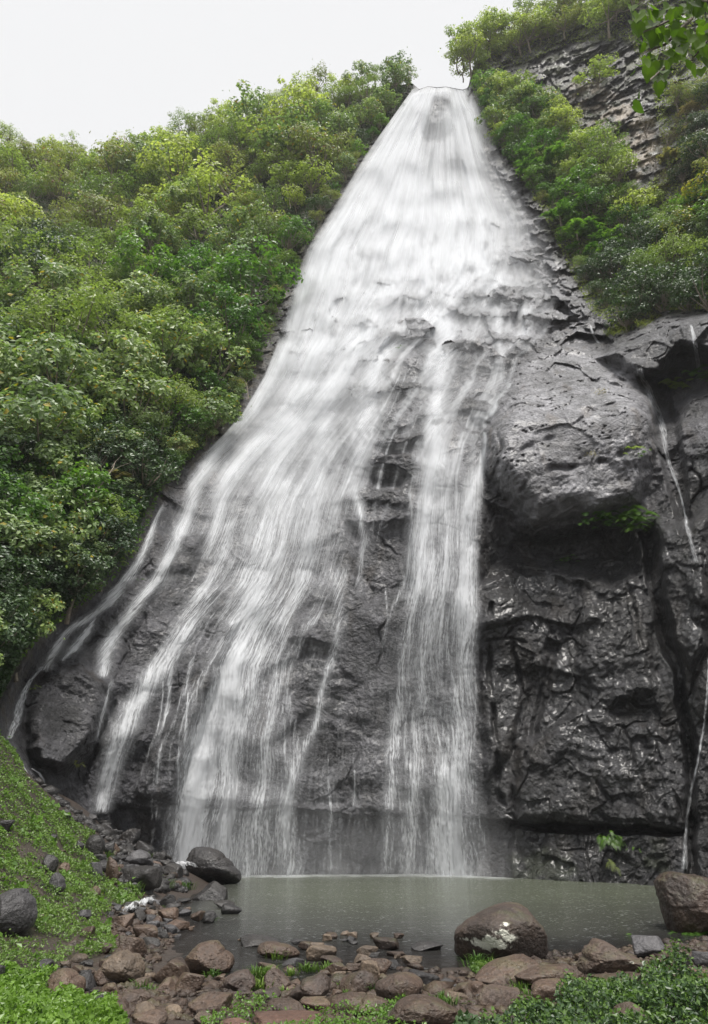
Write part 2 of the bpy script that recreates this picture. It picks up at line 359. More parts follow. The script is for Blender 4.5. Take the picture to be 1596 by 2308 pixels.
def base_Y(px, py):
    px = np.asarray(px, float).ravel(); py = np.asarray(py, float).ravel()
    Y = tps(np.c_[px, py])
    wx = 9 * noise3(np.c_[px / 60, py / 60, px * 0 + 3.1], 31); wy = 9 * noise3(np.c_[px / 60, py / 60, px * 0 + 7.7], 32)
    wx += 4 * noise3(np.c_[px / 20, py / 20, px * 0 + 3.1], 33); wy += 4 * noise3(np.c_[px / 20, py / 20, px * 0 + 7.7], 34)
    for poly, off, soft in FEAT:
        P = np.array(poly); m = (px > P[:, 0].min() - 40) & (px < P[:, 0].max() + 40) & (py > P[:, 1].min() - 40) & (py < P[:, 1].max() + 40)
        if m.any(): Y[m] += off * sstep(-4, soft, sdf_poly(px[m] + wx[m], py[m] + wy[m], poly)) ** .6
    m = (px > 1050) & (px < 1520) & (py > 650) & (py < 1230)
    if m.any():
        BT = [(1092,960),(1118,905),(1140,860),(1165,800),(1180,700),(1420,700),(1440,800),(1470,890),(1482,960),(1470,1080),(1442,1135),(1380,1165),(1290,1165),(1200,1190),(1150,1130),(1100,1070),(1088,1010)]
        Y[m] -= 2.9 * sstep(-4, 60, sdf_poly(px[m] + wx[m], py[m] + wy[m], BT)) ** .5 * sstep(745, 960, py[m]) * (1 - .36 * sstep(-70, 120, py[m] - (1120 - (px[m] - 1130) * .40)))
    brk = sstep(-.35, .25, noise3(np.c_[px / 38, py / 38, px * 0 + 1.7], 36))
    for pts, dep, wid in GROOVES: Y += wave_line(px + wx * 1.3, py + wy * 1.3, pts, dep * .8, wid * .8) * brk
    return Y

def inside(px, py, poly, soft=20): return sstep(-soft, soft, sdf_poly(px, py, poly))

def rock_detail(P, px, py):
    """relief of the rock in metres along y, from noise in world space"""
    P = P.copy(); hill = 0
    warp = np.c_[noise3(P * .35, 41), noise3(P * .35 + 9, 42), noise3(P * .35 + 19, 43)]
    Q = P + warp * 1.2
    big = fbm(Q * np.array([.20, .20, .26]), 3, 51)
    mid = fbm(Q * np.array([.62, .62, .85]), 5, 61, .58, True)
    W2 = np.c_[noise3(P * 1.3, 44), noise3(P * 1.3 + 9, 45), noise3(P * 1.3 + 19, 46)]
    fin = fbm((P + .35 * W2) * np.array([2.2, 2.2, 2.9]), 4, 71, .62, True)
    tiny = fbm(P * 9.0, 3, 76, .6)
    strat = Q[:, 2] * .32 + 1.3 * noise3(P * np.array([.16, .16, .1]), 81); sf = strat - np.floor(strat)
    ledge = (sstep(0, .85, sf) - sstep(.86, 1.0, sf)) - .5
    lmask = sstep(-.1, .35, noise3(P * .14, 82))
    fr = inside(px, py, FRACT, 30); bt = inside(px, py, BUTT, 10) * (1 - .8 * sstep(-60, 60, py - (1100 - (px - 1130) * .35)))
    lower = sstep(1150, 1250, py)
    fgain = .6 + .6 * sstep(-.3, .4, noise3(P * .3, 84))
    rgh = .35 + .9 * sstep(-.25, .3, noise3(P * .22 + 5, 86)) * (1 - .3 * lower) + .45 * inside(px, py, [(760,1020),(940,1020),(1090,1120),(1200,1180),(1150,1340),(940,1380),(780,1360)], 30)
    d = -.95 * big * (1 - .4 * bt) + .27 * mid * rgh * (1 - .5 * bt) + (.13 * fin * fgain * rgh - .03 * fbm(P * 4.5, 3, 79, .6)) * (1 - .35 * bt) - .035 * tiny + .34 * ledge * lmask * (1 - fr) * (1 - .9 * bt)
    up = sstep(1000, 700, py)                                      # broken, blocky rock higher on the fall
    upper = sstep(1060, 1120, px) * sstep(760, 640, py)
    A = np.maximum(fr, .45 * up)
    m = A > .02
    if m.any():
        w3 = warp[m] * .6 + W2[m] * .09
        Pm = P[m] * np.array([.55, .3, .36]) + w3 * .45
        f1, f2, cid, off = worley(Pm, 91)
        h1 = (cid & np.uint32(255)) / 255.0 - .5; h2 = ((cid >> np.uint32(8)) & np.uint32(255)) / 255.0 - .5; h3 = ((cid >> np.uint32(16)) & np.uint32(255)) / 255.0 - .5
        g = 1.5 * h1 + 1.8 * h2 * off[:, 0] + 2.2 * h3 * off[:, 2]
        Pm = P[m] * np.array([1.5, .8, .95]) + w3 * .8
        f1, f2, cid, off = worley(Pm, 92)
        h1 = (cid & np.uint32(255)) / 255.0 - .5; h2 = ((cid >> np.uint32(8)) & np.uint32(255)) / 255.0 - .5; h3 = ((cid >> np.uint32(16)) & np.uint32(255)) / 255.0 - .5
        g2 = .6 * h1 + .9 * h2 * off[:, 0] + .9 * h3 * off[:, 2]
        Pm = P[m] * np.array([3.6, 1.8, 2.2]) + w3 * 1.2
        f1, f2, cid, off = worley(Pm, 93); h1 = (cid & np.uint32(255)) / 255.0 - .5
        g2 = g2 + .26 * h1 * upper[m]
        d[m] += A[m] * (g + g2)
    f1, f2, cid, off = worley(P * np.array([.42, .34, .36]) + warp * .35 + W2 * .10, 98)
    crk = (1 - sstep(0, .035, f2)) * sstep(.0, .3, noise3(P * .45, 99)) * (1 - bt); d += .22 * crk
    d += .22 * (((cid & np.uint32(255)) / 255.0 - .5)) * sstep(0, .1, f2)
    r = sstep(1120, 1200, px) * lower                               # lumpy wet wall on the right
    m = (r + bt) > .02
    if m.any():
        f1, f2, cid, off = worley(P[m] * np.array([1.0, .8, .6]) + warp[m] * .9 + W2[m] * .2, 95)
        d[m] += r[m] * (.30 * f1 - .22 * ((cid & np.uint32(255)) / 255.0 - .5))
        f1, f2, cid, off = worley(P[m] * np.array([3.2, 2.5, 3.6]) + W2[m] * .5, 96)
        d[m] += r[m] * .14 * f1 + bt[m] * .22 * (1 - sstep(.0, .34, f1)) * (noise3(P[m] * .8, 97) > .0)
    return d.astype(float)

SKY = np.array([(-500,335),(0,335),(100,338),(200,350),(270,350),(400,330),(500,285),(600,260),(700,235),(780,215),(850,196),(930,188),(945,201),(965,194),(985,197),(1005,195),(1025,199),(1042,202),(1052,199),(1056,195),(1062,165),(1080,122),(1120,84),(1180,58),(1240,32),(1320,6),(1450,-50),(1600,-120),(2100,-200)], float)
BND = np.array([(-400,900),(185,934),(280,872),(350,820),(420,778),(500,730),(560,690),(630,655),(700,618),(740,598),(780,590),(850,560),(930,515),(1000,462),(1050,415),(1080,380),(1100,356),(1140,334),(1180,312),(1230,288),(1300,235),(1350,185),(1400,120),(1440,75),(1500,45),(1560,12),(1600,-5),(1700,-30),(2300,-60)], float)
cols = np.r_[np.arange(-500, -20, 12), np.arange(-20, 1620, 2.3), np.arange(1620, 2101, 12)]
NR = 900
vv = np.linspace(0, 1, NR)
skyl = np.interp(cols, SKY[:, 0], SKY[:, 1])
PX = np.repeat(cols[None], NR, 0); PY = 2052 + (skyl[None] - 2052) * vv[:, None]
pxf, pyf = PX.ravel(), PY.ravel()
Yb = base_Y(pxf, pyf)
Pb = at(pxf, pyf, Yb)
hillm = sstep(8, -25, pxf - np.interp(pyf, BND[:, 0], BND[:, 1]))
RD = rock_detail(Pb, pxf, pyf)
Yf = Yb + RD * (1 - .55 * hillm)
Pf = at(pxf, pyf, Yf)
YGRID = Yf.reshape(NR, -1); YSM = Yb.reshape(NR, -1)

def surf_Y(px, py, grid=None):
    """depth of the finished rock face behind photo points, bilinear"""
    g = YGRID if grid is None else grid
    px = np.asarray(px, float); py = np.asarray(py, float)
    c = np.clip(np.interp(px, cols, np.arange(len(cols))), 0, len(cols) - 1.001)
    s = np.interp(px, SKY[:, 0], SKY[:, 1]); r = np.clip((py - 2052) / (s - 2052), 0, 1) * (NR - 1); r = np.clip(r, 0, NR - 1.001)
    c0 = c.astype(int); r0 = r.astype(int); fc = c - c0; fr = r - r0
    return (g[r0, c0] * (1 - fc) + g[r0, c0 + 1] * fc) * (1 - fr) + (g[r0 + 1, c0] * (1 - fc) + g[r0 + 1, c0 + 1] * fc) * fr

# colours of the rock
n1 = fbm(Pb * .5, 4, 101); n2 = fbm(Pb * 2.2, 3, 105); n3 = fbm(Pb * np.array([1.2, 1.2, .35]), 3, 109)
c_dark = np.array([.022, .022, .024]); c_mid = np.array([.106, .105, .115]); c_br = np.array([.045, .036, .030])
k = np.clip(.5 + 1.3 * n1 + .7 * n2, 0, 1)[:, None]
colr = c_dark * (1 - k) + c_mid * k
k = (sstep(.12, .4, n3) * .6)[:, None]; colr = colr * (1 - k) + c_br * k
pale = np.maximum(inside(pxf, pyf, BUTT, 25), inside(pxf, pyf, FRACT, 40) * .9)[:, None]  # light grey overhang and blocks, with sky sheen on wet stone painted in
colr = colr * (1 + 1.2 * pale) + .05 * pale
tan = (inside(pxf, pyf, TANR, 14) * sstep(-.15, .25, fbm(Pb * .9, 3, 121) + .12))[:, None]
colr = colr * (1 - tan) + np.array([.33, .28, .22]) * (.8 + .5 * n2[:, None]) * tan
rw = inside(pxf, pyf, [(1080,1200),(1450,1170),(1600,1000),(2200,900),(2200,2100),(1080,2100)], 30)
lw = inside(pxf, pyf, [(1140,1885),(1500,1890),(1530,2100),(1140,2100)], 8)
g = (lw * sstep(.0, .3, n1 + .5 * n2))[:, None]; colr = colr * (1 - .6 * g) + np.array([.055, .075, .025]) * .6 * g
brn = (rw * sstep(.0, .35, fbm(Pb * np.array([.9, .9, .3]), 3, 131)))[:, None]; colr = colr * (1 - .5 * brn) + np.array([.06, .05, .042]) * .5 * brn
veg = inside(pxf, pyf, [(1060,190),(1100,330),(1180,430),(1290,640),(1390,740),(1596,690),(2200,600),(2200,-300),(1400,-200),(1050,60)], 18)
strip = sstep(34, 4, np.abs(pxf - np.interp(pyf, BND[:, 0], BND[:, 1]) - 10)) * sstep(-.2, .2, n2)
colr = colr * (1 - .5 * veg * (1 - tan[:, 0]))[:, None]
gm = (veg * sstep(-.15, .2, fbm(Pb * .6, 4, 141)) * (1 - tan[:, 0]) * .8)[:, None]
colr = colr * (1 - gm) + np.array([.05, .06, .02]) * gm
gm = (strip * .55)[:, None]; colr = colr * (1 - gm) + np.array([.07, .055, .025]) * gm
colr = colr * (1 - .6 * rw[:, None] * (1 - pale))
stk = sstep(.15, .45, fbm(Pb * np.array([1.6, 1.6, .12]), 3, 171)) * rw
colr = colr * (1 - .35 * stk[:, None])
wet = np.clip(.35 + .65 * rw + .5 * n1, 0, 1) * (1 - .7 * tan[:, 0])

ncol = len(cols)
bx = np.interp(PY[:-1, :-1], BND[:, 0], BND[:, 1]); isR = (PX[:-1, :-1] >= bx - 4); isH = (PX[:-1, :-1] < bx + 4)
# ground behind the crest: rows that run back at the height of the crest
def crest_rows(V, k=5):
    top = V[-ncol:]; rows = []
    for j in range(1, k + 1):
        q = top.copy(); q[:, 1] += j * 14.0; q[:, 0] *= (1 + j * .12); q[:, 2] += .0 - .3 * j; rows.append(q)
    return np.concatenate([V] + rows)
Vall = crest_rows(Pf); nrt = NR + 5
ext = lambda a: np.concatenate([a, np.repeat(a[-1:], 5, 0)])
def sub(name, keepf, mat, **kw):
    F = grid_faces(nrt, ncol, ext(keepf)); u, inv = np.unique(F, return_inverse=True)
    pad = lambda a: np.concatenate([a] + [a[-ncol:]] * 5)[u]
    me = mesh_np(name, Vall[u], inv.reshape(F.shape), mat, True, {n: pad(a) for n, a in kw.get('attrs', {}).items()}, {n: pad(a) for n, a in kw.get('cols', {}).items()})
    return tag(link(name, me), kind='structure')
sub('cliff', isR, M_cliff, attrs={'wet': wet}, cols={'Col': colr})
sub('hillside', isH, M_hill)

# ------------------------------------------------------------------ ground, one sheet out to the horizon
GP = []
for px, py, Y in [(0,1670,19.5),(60,1740,20.5),(100,1780,21.5),(200,1835,23.5),(250,1885,23.8),(330,1930,24),(420,1962,24.6),(100,1950,15.2),(0,1900,14.6),(0,1780,17),(0,2050,11.6),
        (150,1880,19),(200,2000,16),(310,1995,18.5),(330,2045,16),(230,2100,13.2),(0,2150,10),(120,2150,10.6),(100,2282,8.3)]:
    GP.append(at(px, py, np.array(Y)))
for px, py, z in [(700,1985,-1.2),(1000,1990,-1.4),(1300,2020,-1.2),(580,2060,-.6),(700,2100,-.5),(1000,2080,-.8),(1300,2085,-.8),(1450,2080,-.6),(450,2080,-.12),(600,2130,-.2),(900,2120,-.22),
        (1000,2150,-.12),(1250,2130,-.3),(1500,2105,-.2),(375,2062,-.06),(520,2172,-.08),(430,2205,-.05),(800,2150,-.08),(470,2000,-.2),(520,1975,-.4),(250,2200,.10),(290,2260,.10),(500,2262,.07),
        (680,2240,.05),(900,2235,.08),(1040,2195,.04),(1100,2250,.15),(1300,2195,.15),(1300,2285,.35),(1596,2150,.22),(1596,2250,.45),(700,2305,.12),(0,2300,.35),(350,2120,.03),(330,2165,.05),(1150,2160,-.03)]:
    GP.append(G(px, py, z))
for q in [(-16,5,1.6),(-16,14,3.4),(-16,22,4.2),(14,4,.7),(16,12,.3),(16,20,-.4),(0,0,.15),(-6,0,.5),(6,0,.5),(0,-12,.2),(0,34,-1.2),(14,30,-1.2),(-14,34,3.0)]: GP.append(np.array(q, float))
GP = np.array(GP); gt = TPS(GP[:, :2], GP[:, 2], 6.0, 2e-3)
def ground_z(x, y, rough=True):
    x = np.asarray(x, float).ravel(); y = np.asarray(y, float).ravel()
    z = np.clip(gt(np.c_[x, y]), -1.6, 5.0)
    f = sstep(70, 26, np.hypot(x, y - 12)); z = z * f - .3 * (1 - f)
    if rough:
        P = np.c_[x, y, x * 0]; b = sstep(.1, .8, z)
        z = z + .05 * fbm(P * 1.2, 3, 151) + .018 * fbm(P * 6, 2, 155) + b * .16 * noise3(P * .7, 157)
    return z
gx = np.r_[-900, -300, -120, -60, -30, np.arange(-20, 20.01, .11), 30, 60, 120, 300, 900]
gy = np.r_[-900, -300, -100, -40, -15, -5, 0, 2, np.arange(4, 16, .09), np.arange(16, 32, .16), 45, 80, 150, 400, 900]
GX, GY = np.meshgrid(gx, gy)
V = np.c_[GX.ravel(), GY.ravel(), ground_z(GX, GY)]
tag(link('ground', mesh_np('ground', V, grid_faces(len(gy), len(gx)), M_ground)), kind='structure')
def hit(px, py):
    """where the line of sight meets the ground or the water"""
    d = dirs(px, py); Ys = np.linspace(5, 34, 500); P = CAM + d * Ys[:, None]
    g = np.maximum(ground_z(P[:, 0], P[:, 1]), 0.0); b = np.nonzero(P[:, 2] <= g)[0]
    return P[b[0]] if len(b) else CAM + d * 28.0

# ------------------------------------------------------------------ pond water
def pond():
    m, t, out = nmat('pond water'); L = t.links.new
    tc = N(t, 'ShaderNodeTexCoord'); mp = N(t, 'ShaderNodeMapping'); mp.inputs['Scale'].default_value = (1.0, 1.9, 1.0); L(tc.outputs['Object'], mp.inputs[0])
    n1 = N(t, 'ShaderNodeTexNoise', Scale=3.2, Detail=4.0, Roughness=.55); L(mp.outputs[0], n1.inputs['Vector'])
    n2 = N(t, 'ShaderNodeTexNoise', Scale=.8, Detail=3.0); L(mp.outputs[0], n2.inputs['Vector'])
    mp3 = N(t, 'ShaderNodeMapping'); mp3.inputs['Scale'].default_value = (3.2, 8.0, 1.0); L(tc.outputs['Object'], mp3.inputs[0])
    n3 = N(t, 'ShaderNodeTexNoise', Scale=2.4, Detail=3.0, Roughness=.6); L(mp3.outputs[0], n3.inputs['Vector'])
    dp = N(t, 'ShaderNodeAttribute', _attribute_name='depth'); fo = N(t, 'ShaderNodeAttribute', _attribute_name='foam')
    c = mixc(t, mrange(t, dp.outputs['Fac'], .05, .7, 0, 1), (.030, .029, .029), (.080, .089, .064))
    fl = math2(t, 'MULTIPLY', mrange(t, n3.outputs[0], .625, .66, 0, .5), mrange(t, n2.outputs[0], .42, .6, .15, 1))
    foam = math2(t, 'MAXIMUM', fl, fo.outputs['Fac'])
    c = mixc(t, foam, c, (.62, .65, .66))
    p = N(t, 'ShaderNodeBsdfPrincipled', IOR=1.33); L(c, p.inputs['Base Color']); L(mrange(t, foam, 0, .6, .14, .6), p.inputs['Roughness'])
    b = N(t, 'ShaderNodeBump', Strength=1.0, Distance=.07); L(n1.outputs[0], b.inputs['Height'])
    b2 = N(t, 'ShaderNodeBump', Strength=.7, Distance=.03); L(n3.outputs[0], b2.inputs['Height']); L(b.outputs[0], b2.inputs['Normal']); L(b2.outputs[0], p.inputs['Normal'])
    tr = N(t, 'ShaderNodeBsdfTransparent'); tr.inputs[0].default_value = (.62, .60, .56, 1)
    ms = N(t, 'ShaderNodeMixShader'); L(math2(t, 'MAXIMUM', mrange(t, dp.outputs['Fac'], .0, .22, .40, 1.0), foam), ms.inputs[0])
    L(tr.outputs[0], ms.inputs[1]); L(p.outputs[0], ms.inputs[2]); L(ms.outputs[0], out.inputs[0])
    xs = np.arange(-14, 24, .09); ys = np.r_[np.arange(7, 22, .09), np.arange(22, 32, .05)]
    X, Yy = np.meshgrid(xs, ys); X = X.ravel(); Yy = Yy.ravel()
    dep = -ground_z(X, Yy)
    # white water where the streams land along the foot of the cliff
    foot = []
    for px, wd, a in [(400,.7,.8),(450,1.2,1),(500,1.3,1),(560,.7,.7),(600,.8,.8),(655,.9,.9),(740,.6,.5),(800,.5,.5),(872,.8,.8),(925,.8,.7),(975,.7,.8),(1020,1.4,1),(1060,.8,.8),(1110,.6,.4),(1545,.5,.7)]:
        P = at(px, 1974 if px < 1200 else 1990, np.array(surf_Y(px, 1974))); foot.append((P[0], P[1], wd, a))
    fm = np.zeros(len(X))
    nn = fbm(np.c_[X * 2, Yy * 3, X * 0], 3, 161)
    for fx, fy, wd, a in foot:
        fm = np.maximum(fm, a * np.exp(-((X - fx) / wd) ** 2) * sstep(-2.0, -.35, Yy - fy + .5 * nn))
    line = np.interp(X, [f[0] for f in foot[:-1]], [f[1] for f in foot[:-1]])
    fm = np.maximum(fm, .55 * sstep(-1.1, -.2, Yy - line + .9 * nn) * (X < foot[-2][0] + 1))
    me = mesh_np('water', np.c_[X, Yy, X * 0], grid_faces(len(ys), len(xs)), m, True, {'depth': dep, 'foam': np.clip(fm * (.75 + .5 * nn), 0, 1)})
    tag(link('water', me), kind='structure')
pond()

# ------------------------------------------------------------------ falling water
LE = np.array([(195,938),(240,902),(280,872),(350,822),(420,778),(500,728),(560,688),(630,662),(700,642),(780,620),(850,592),(930,545),(980,500),(1050,425),(1130,365),(1240,310),(1310,265),(1400,160),(1500,70),(1660,10),(1990,-100)], float)
RE = np.array([(195,1056),(240,1085),(300,1120),(400,1175),(500,1235),(640,1275),(760,1240),(800,1180),(860,1160),(930,1118),(1000,1098),(1080,1092),(1300,1090),(1500,1090),(1990,1130)], float)
VEIL = {195:[(938,0),(946,1),(1045,1),(1054,0)], 225:[(905,0),(925,1),(965,1),(980,.2),(1012,.25),(1022,1),(1050,.9),(1060,0)],
 270:[(868,0),(890,1),(955,1),(970,.35),(995,.5),(1015,1),(1065,.9),(1085,.2),(1100,0)], 330:[(832,0),(860,.97),(945,1),(960,.45),(980,.8),(1010,.7),(1035,.55),(1050,.9),(1075,.8),(1095,.12),(1120,.05)],
 400:[(785,0),(815,.93),(930,1),(950,.9),(965,.75),(1010,.6),(1040,.65),(1070,.95),(1090,.5),(1110,.3),(1150,.1),(1170,0)], 450:[(758,0),(790,.93),(1080,.97),(1110,.6),(1140,.35),(1170,.1),(1185,0)],
 550:[(694,0),(725,.88),(1090,.92),(1130,.6),(1170,.35),(1220,.12),(1250,0)], 640:[(662,0),(688,.82),(1000,.86),(1110,.75),(1160,.45),(1230,.15),(1270,0)],
 720:[(640,0),(660,.75),(700,.8),(850,.7),(900,.45),(960,.6),(1000,.7),(1040,.35),(1100,.35),(1160,.25),(1220,.25),(1250,0)],
 800:[(612,0),(635,.6),(700,.55),(800,.5),(870,.5),(900,.12),(960,.2),(1100,.2),(1150,.08),(1170,0)], 900:[(570,0),(590,.35),(700,.4),(800,.35),(850,.3),(900,.06),(1000,.2),(1060,.1),(1100,.15),(1120,0)],
 1000:[(495,0),(520,.3),(700,.38),(820,.3),(850,.04),(930,.05),(1000,.25),(1050,.08),(1090,.1),(1100,0)], 1100:[(400,0),(430,.12),(560,.32),(720,.4),(800,.25),(830,.04),(920,.04),(950,.25),(1070,.25),(1085,0)],
 1200:[(330,0),(400,.08),(520,.25),(600,.3),(700,.38),(760,.2),(830,.03),(920,.05),(940,.28),(1060,.32),(1080,0)], 1280:[(290,0),(380,.03),(450,.12),(540,.3),(700,.33),(760,.22),(800,.0),(900,.0),(930,.28),(1060,.33),(1085,0)],
 1400:[(150,0),(400,.03),(440,.2),(480,.0),(530,.42),(640,.38),(670,.05),(740,.08),(770,.15),(800,0),(900,.04),(930,.25),(1060,.32),(1080,0)],
 1550:[(100,0),(470,0),(495,.5),(570,.5),(620,.3),(650,.06),(800,.03),(900,.12),(1060,.32),(1085,0)], 1700:[(60,0),(400,0),(430,.42),(540,.48),(560,.25),(620,.25),(650,.04),(860,.04),(900,.16),(1060,.32),(1085,0)],
 1850:[(0,0),(380,0),(400,.4),(530,.45),(600,.28),(700,.15),(850,.08),(1000,.28),(1060,.32),(1100,.04)], 1985:[(-20,0),(370,0),(395,.3),(520,.4),(600,.28),(700,.2),(850,.12),(1000,.3),(1060,.38),(1115,.04)]}
# streams: points (x, y, half width, strength)
ST = [
 [(520,1170,22,.45),(508,1215,20,.5),(508,1260,18,.6),(475,1315,22,.7),(436,1387,24,.75),(397,1454,24,.85),(342,1530,26,.9),(298,1600,26,.92),(268,1672,24,.95),(244,1751,19,.98),(230,1826,15,1)],
 [(470,1045,14,.7),(441,1093,12,.75),(436,1121,12,.7),(408,1199,16,.7),(375,1265,16,.75),(358,1310,17,.8),(303,1365,15,.8),(270,1410,14,.8),(242,1465,15,.85),(234,1522,11,.85)],
 [(253,1534,3,.7),(240,1588,5,.65),(214,1666,6,.4)],
 [(367,1141,5,.9),(347,1171,8,.85),(331,1221,9,.85),(314,1265,9,.85),(286,1304,14,.85),(240,1364,14,.8),(190,1399,11,.8),(140,1434,12,.85),(98,1508,9,.8)],
 [(215,1392,6,.6),(190,1430,8,.8),(165,1465,8,.85),(140,1487,5,.7)],
 [(90,1455,3,.5),(60,1525,4,.5)],
 [(600,1255,30,.4),(575,1300,40,.6),(560,1400,40,.7),(540,1461,34,.8),(505,1550,36,.85),(475,1612,34,.8),(455,1700,36,.85),(440,1763,38,.85),(425,1850,36,.85),(430,1975,34,.7)],
 [(520,1600,18,.6),(515,1733,18,.75),(505,1820,16,.7),(505,1975,18,.5)],
 [(690,1280,18,.6),(650,1380,18,.7),(630,1461,20,.5),(605,1612,18,.4),(597,1702,18,.5),(587,1823,20,.5),(578,1965,24,.4)],
 [(768,1282,14,.4),(763,1387,14,.35),(756,1461,9,.5),(732,1540,8,.6),(714,1624,8,.7),(684,1684,13,.75),(660,1745,17,.75),(648,1799,17,.7),(648,1853,16,.6),(654,1965,20,.5)],
 [(740,1700,2,.4),(742,1800,3,.5),(745,1900,6,.3),(750,1965,8,.3)],
 [(802,1105,8,.4),(804,1121,8,.8),(813,1160,8,.8),(818,1215,10,.6),(807,1343,12,.2)],
 [(1000,700,22,.85),(999,769,22,.9),(991,821,22,.85),(991,856,20,.85),(982,921,20,.85),(978,977,22,.9),(973,1030,24,.9),(970,1082,22,.8),(960,1138,26,.75),(957,1160,26,.75),(951,1243,26,.65),(940,1326,22,.85),(928,1380,16,.5),(910,1461,12,.45),(901,1582,12,.45),(883,1702,14,.65),(877,1823,12,.6),(871,1965,14,.4)],
 [(975,1240,18,.5),(968,1326,22,.85),(962,1400,16,.7),(955,1461,14,.5),(949,1642,16,.45),(931,1733,18,.6),(925,1823,18,.5),(922,1965,18,.35)],
 [(1155,856,6,.35),(1125,899,8,.6),(1108,930,7,.75),(1090,951,4,.6),(1093,1008,4,.7),(1086,1051,8,.85),(1069,1090,18,.9),(1060,1138,20,.9),(1056,1200,20,.8),(1051,1271,20,.7),(1053,1340,24,.95),(1052,1420,20,.8),(1048,1500,18,.7),(1032,1582,18,.55),(1027,1702,20,.65),(1015,1793,26,.85),(1015,1883,28,.85),(1021,1974,36,.95)],
 [(1010,1030,5,.5),(1000,1100,6,.5),(1010,1200,8,.5),(1005,1300,12,.6),(1000,1370,10,.5),(995,1480,6,.3)],
 [(905,730,14,.8),(878,769,20,.85),(852,821,20,.75),(839,878,22,.7),(826,942,22,.8),(817,1012,20,.75),(808,1073,18,.4),(800,1110,12,.3)],
 [(850,700,24,.8),(791,795,26,.85),(765,847,26,.85),(730,890,26,.85),(696,943,28,.9),(652,986,28,.85),(622,1051,26,.75),(600,1130,24,.6),(580,1240,22,.4)],
 [(760,850,18,.5),(739,912,18,.65),(722,1012,18,.65),(715,1080,20,.55),(700,1180,24,.6),(690,1270,22,.65)],
 [(745,760,24,.85),(704,812,26,.9),(670,890,28,.92),(635,951,28,.95),(574,1003,26,.9),(520,1070,22,.85),(491,1171,18,.7),(469,1260,14,.5)],
 [(650,769,24,.8),(605,856,22,.85),(561,925,20,.8),(513,977,16,.8),(461,1051,12,.8)],
 [(640,1080,18,.55),(620,1180,22,.55),(600,1260,26,.5)],
 [(1120,690,10,.6),(1125,740,10,.6),(1130,800,8,.4),(1128,860,5,.3)], [(1180,690,9,.7),(1186,740,10,.5),(1190,790,8,.3)],
 [(425,1560,2,.7),(420,1640,3,.5),(415,1690,3,.2)], [(870,1330,2,.5),(872,1400,3,.2)], [(360,1700,3,.25),(340,1790,4,.25)],
]
r_ = np.random.default_rng(909)      # many fine strands that fill between the main streams
for _ in range(120):
    y0 = r_.uniform(650, 1750); L0 = r_.uniform(90, 420); s0 = r_.uniform(.30, .97)
    if .62 < s0 < .80 and y0 > 850 and r_.random() < .7: continue
    ys = np.arange(y0, min(y0 + L0, 1975), 25.0)
    if len(ys) < 3: continue
    l_, q_ = np.interp(ys, LE[:, 0], LE[:, 1]), np.interp(ys, RE[:, 0], RE[:, 1]); st_ = r_.uniform(.15, .45); wd_ = r_.uniform(1.6, 5)
    ST.append([(l_[k] + (q_[k] - l_[k]) * (s0 + .012 * math.sin(ys[k] / 60 + s0 * 40)), ys[k], wd_ * (1 + .8 * k / len(ys)), st_ * (1 - .5 * k / len(ys))) for k in range(len(ys))])
NS = 820; NRW = 1000
yr = np.linspace(195, 1982, NRW); sr = np.linspace(-.01, 1.02, NS)
Lr, Rr = np.interp(yr, LE[:, 0], LE[:, 1]), np.interp(yr, RE[:, 0], RE[:, 1])
WX = Lr[:, None] + (Rr - Lr)[:, None] * sr[None]; WY = np.repeat(yr[:, None], NS, 1)
WY = WY + (np.interp(WX, SKY[:, 0], SKY[:, 1]) + 1.5 - 195) * sstep(300, 195, WY)
vk = sorted(VEIL); tab = []
for y in vk:
    xs, ds = zip(*VEIL[y]); l, r = np.interp(y, LE[:, 0], LE[:, 1]), np.interp(y, RE[:, 0], RE[:, 1])
    tab.append(np.interp(l + (r - l) * sr, xs, ds, left=0, right=0))
tab = np.array(tab)
veil = np.array([np.interp(yr, vk, tab[:, j]) for j in range(NS)]).T
jx = 7 * noise3(np.c_[WX.ravel() / 45, WY.ravel() / 90, WX.ravel() * 0], 201).reshape(WX.shape) + 3 * noise3(np.c_[WX.ravel() / 9, WY.ravel() / 60, WX.ravel() * 0], 202).reshape(WX.shape)
jx = jx * sstep(200, 420, WY)
strm = np.zeros(WX.shape)
for s in ST:
    s = np.array(s, float); m = (yr >= s[0, 1] - 12) & (yr <= s[-1, 1] + 12)
    y = yr[m]; cx = np.interp(y, s[:, 1], s[:, 0])[:, None]; hw = (np.interp(y, s[:, 1], s[:, 2]) * (1 - .2 * sstep(900, 1300, y)))[:, None]; st = np.interp(y, s[:, 1], s[:, 3])[:, None]
    fade = (sstep(s[0, 1] - 12, s[0, 1] + 14, y) * sstep(s[-1, 1] + 12, s[-1, 1] - 6, y))[:, None]
    d = np.abs(WX[m] + jx[m] - cx) / (hw * 1.25)
    strm[m] = 1 - (1 - strm[m]) * (1 - np.minimum(1, st * np.where(cx < 470, 1.12, 1 - .15 * sstep(900, 1300, y)[:, None])) * fade * np.exp(-d ** 1.7 * 1.3))
Yw0 = surf_Y(WX, WY); 
def blur(a, k, ax):
    for _ in range(2):
        c = np.cumsum(np.pad(a, [(k + 1, k) if i == ax else (0, 0) for i in (0, 1)], mode='edge'), ax)
        a = (np.take(c, range(2 * k + 1, c.shape[ax]), ax) - np.take(c, range(0, c.shape[ax] - 2 * k - 1), ax)) / (2 * k + 1)
    return a
Yw1 = blur(blur(Yw0, 7, 0), 5, 1)
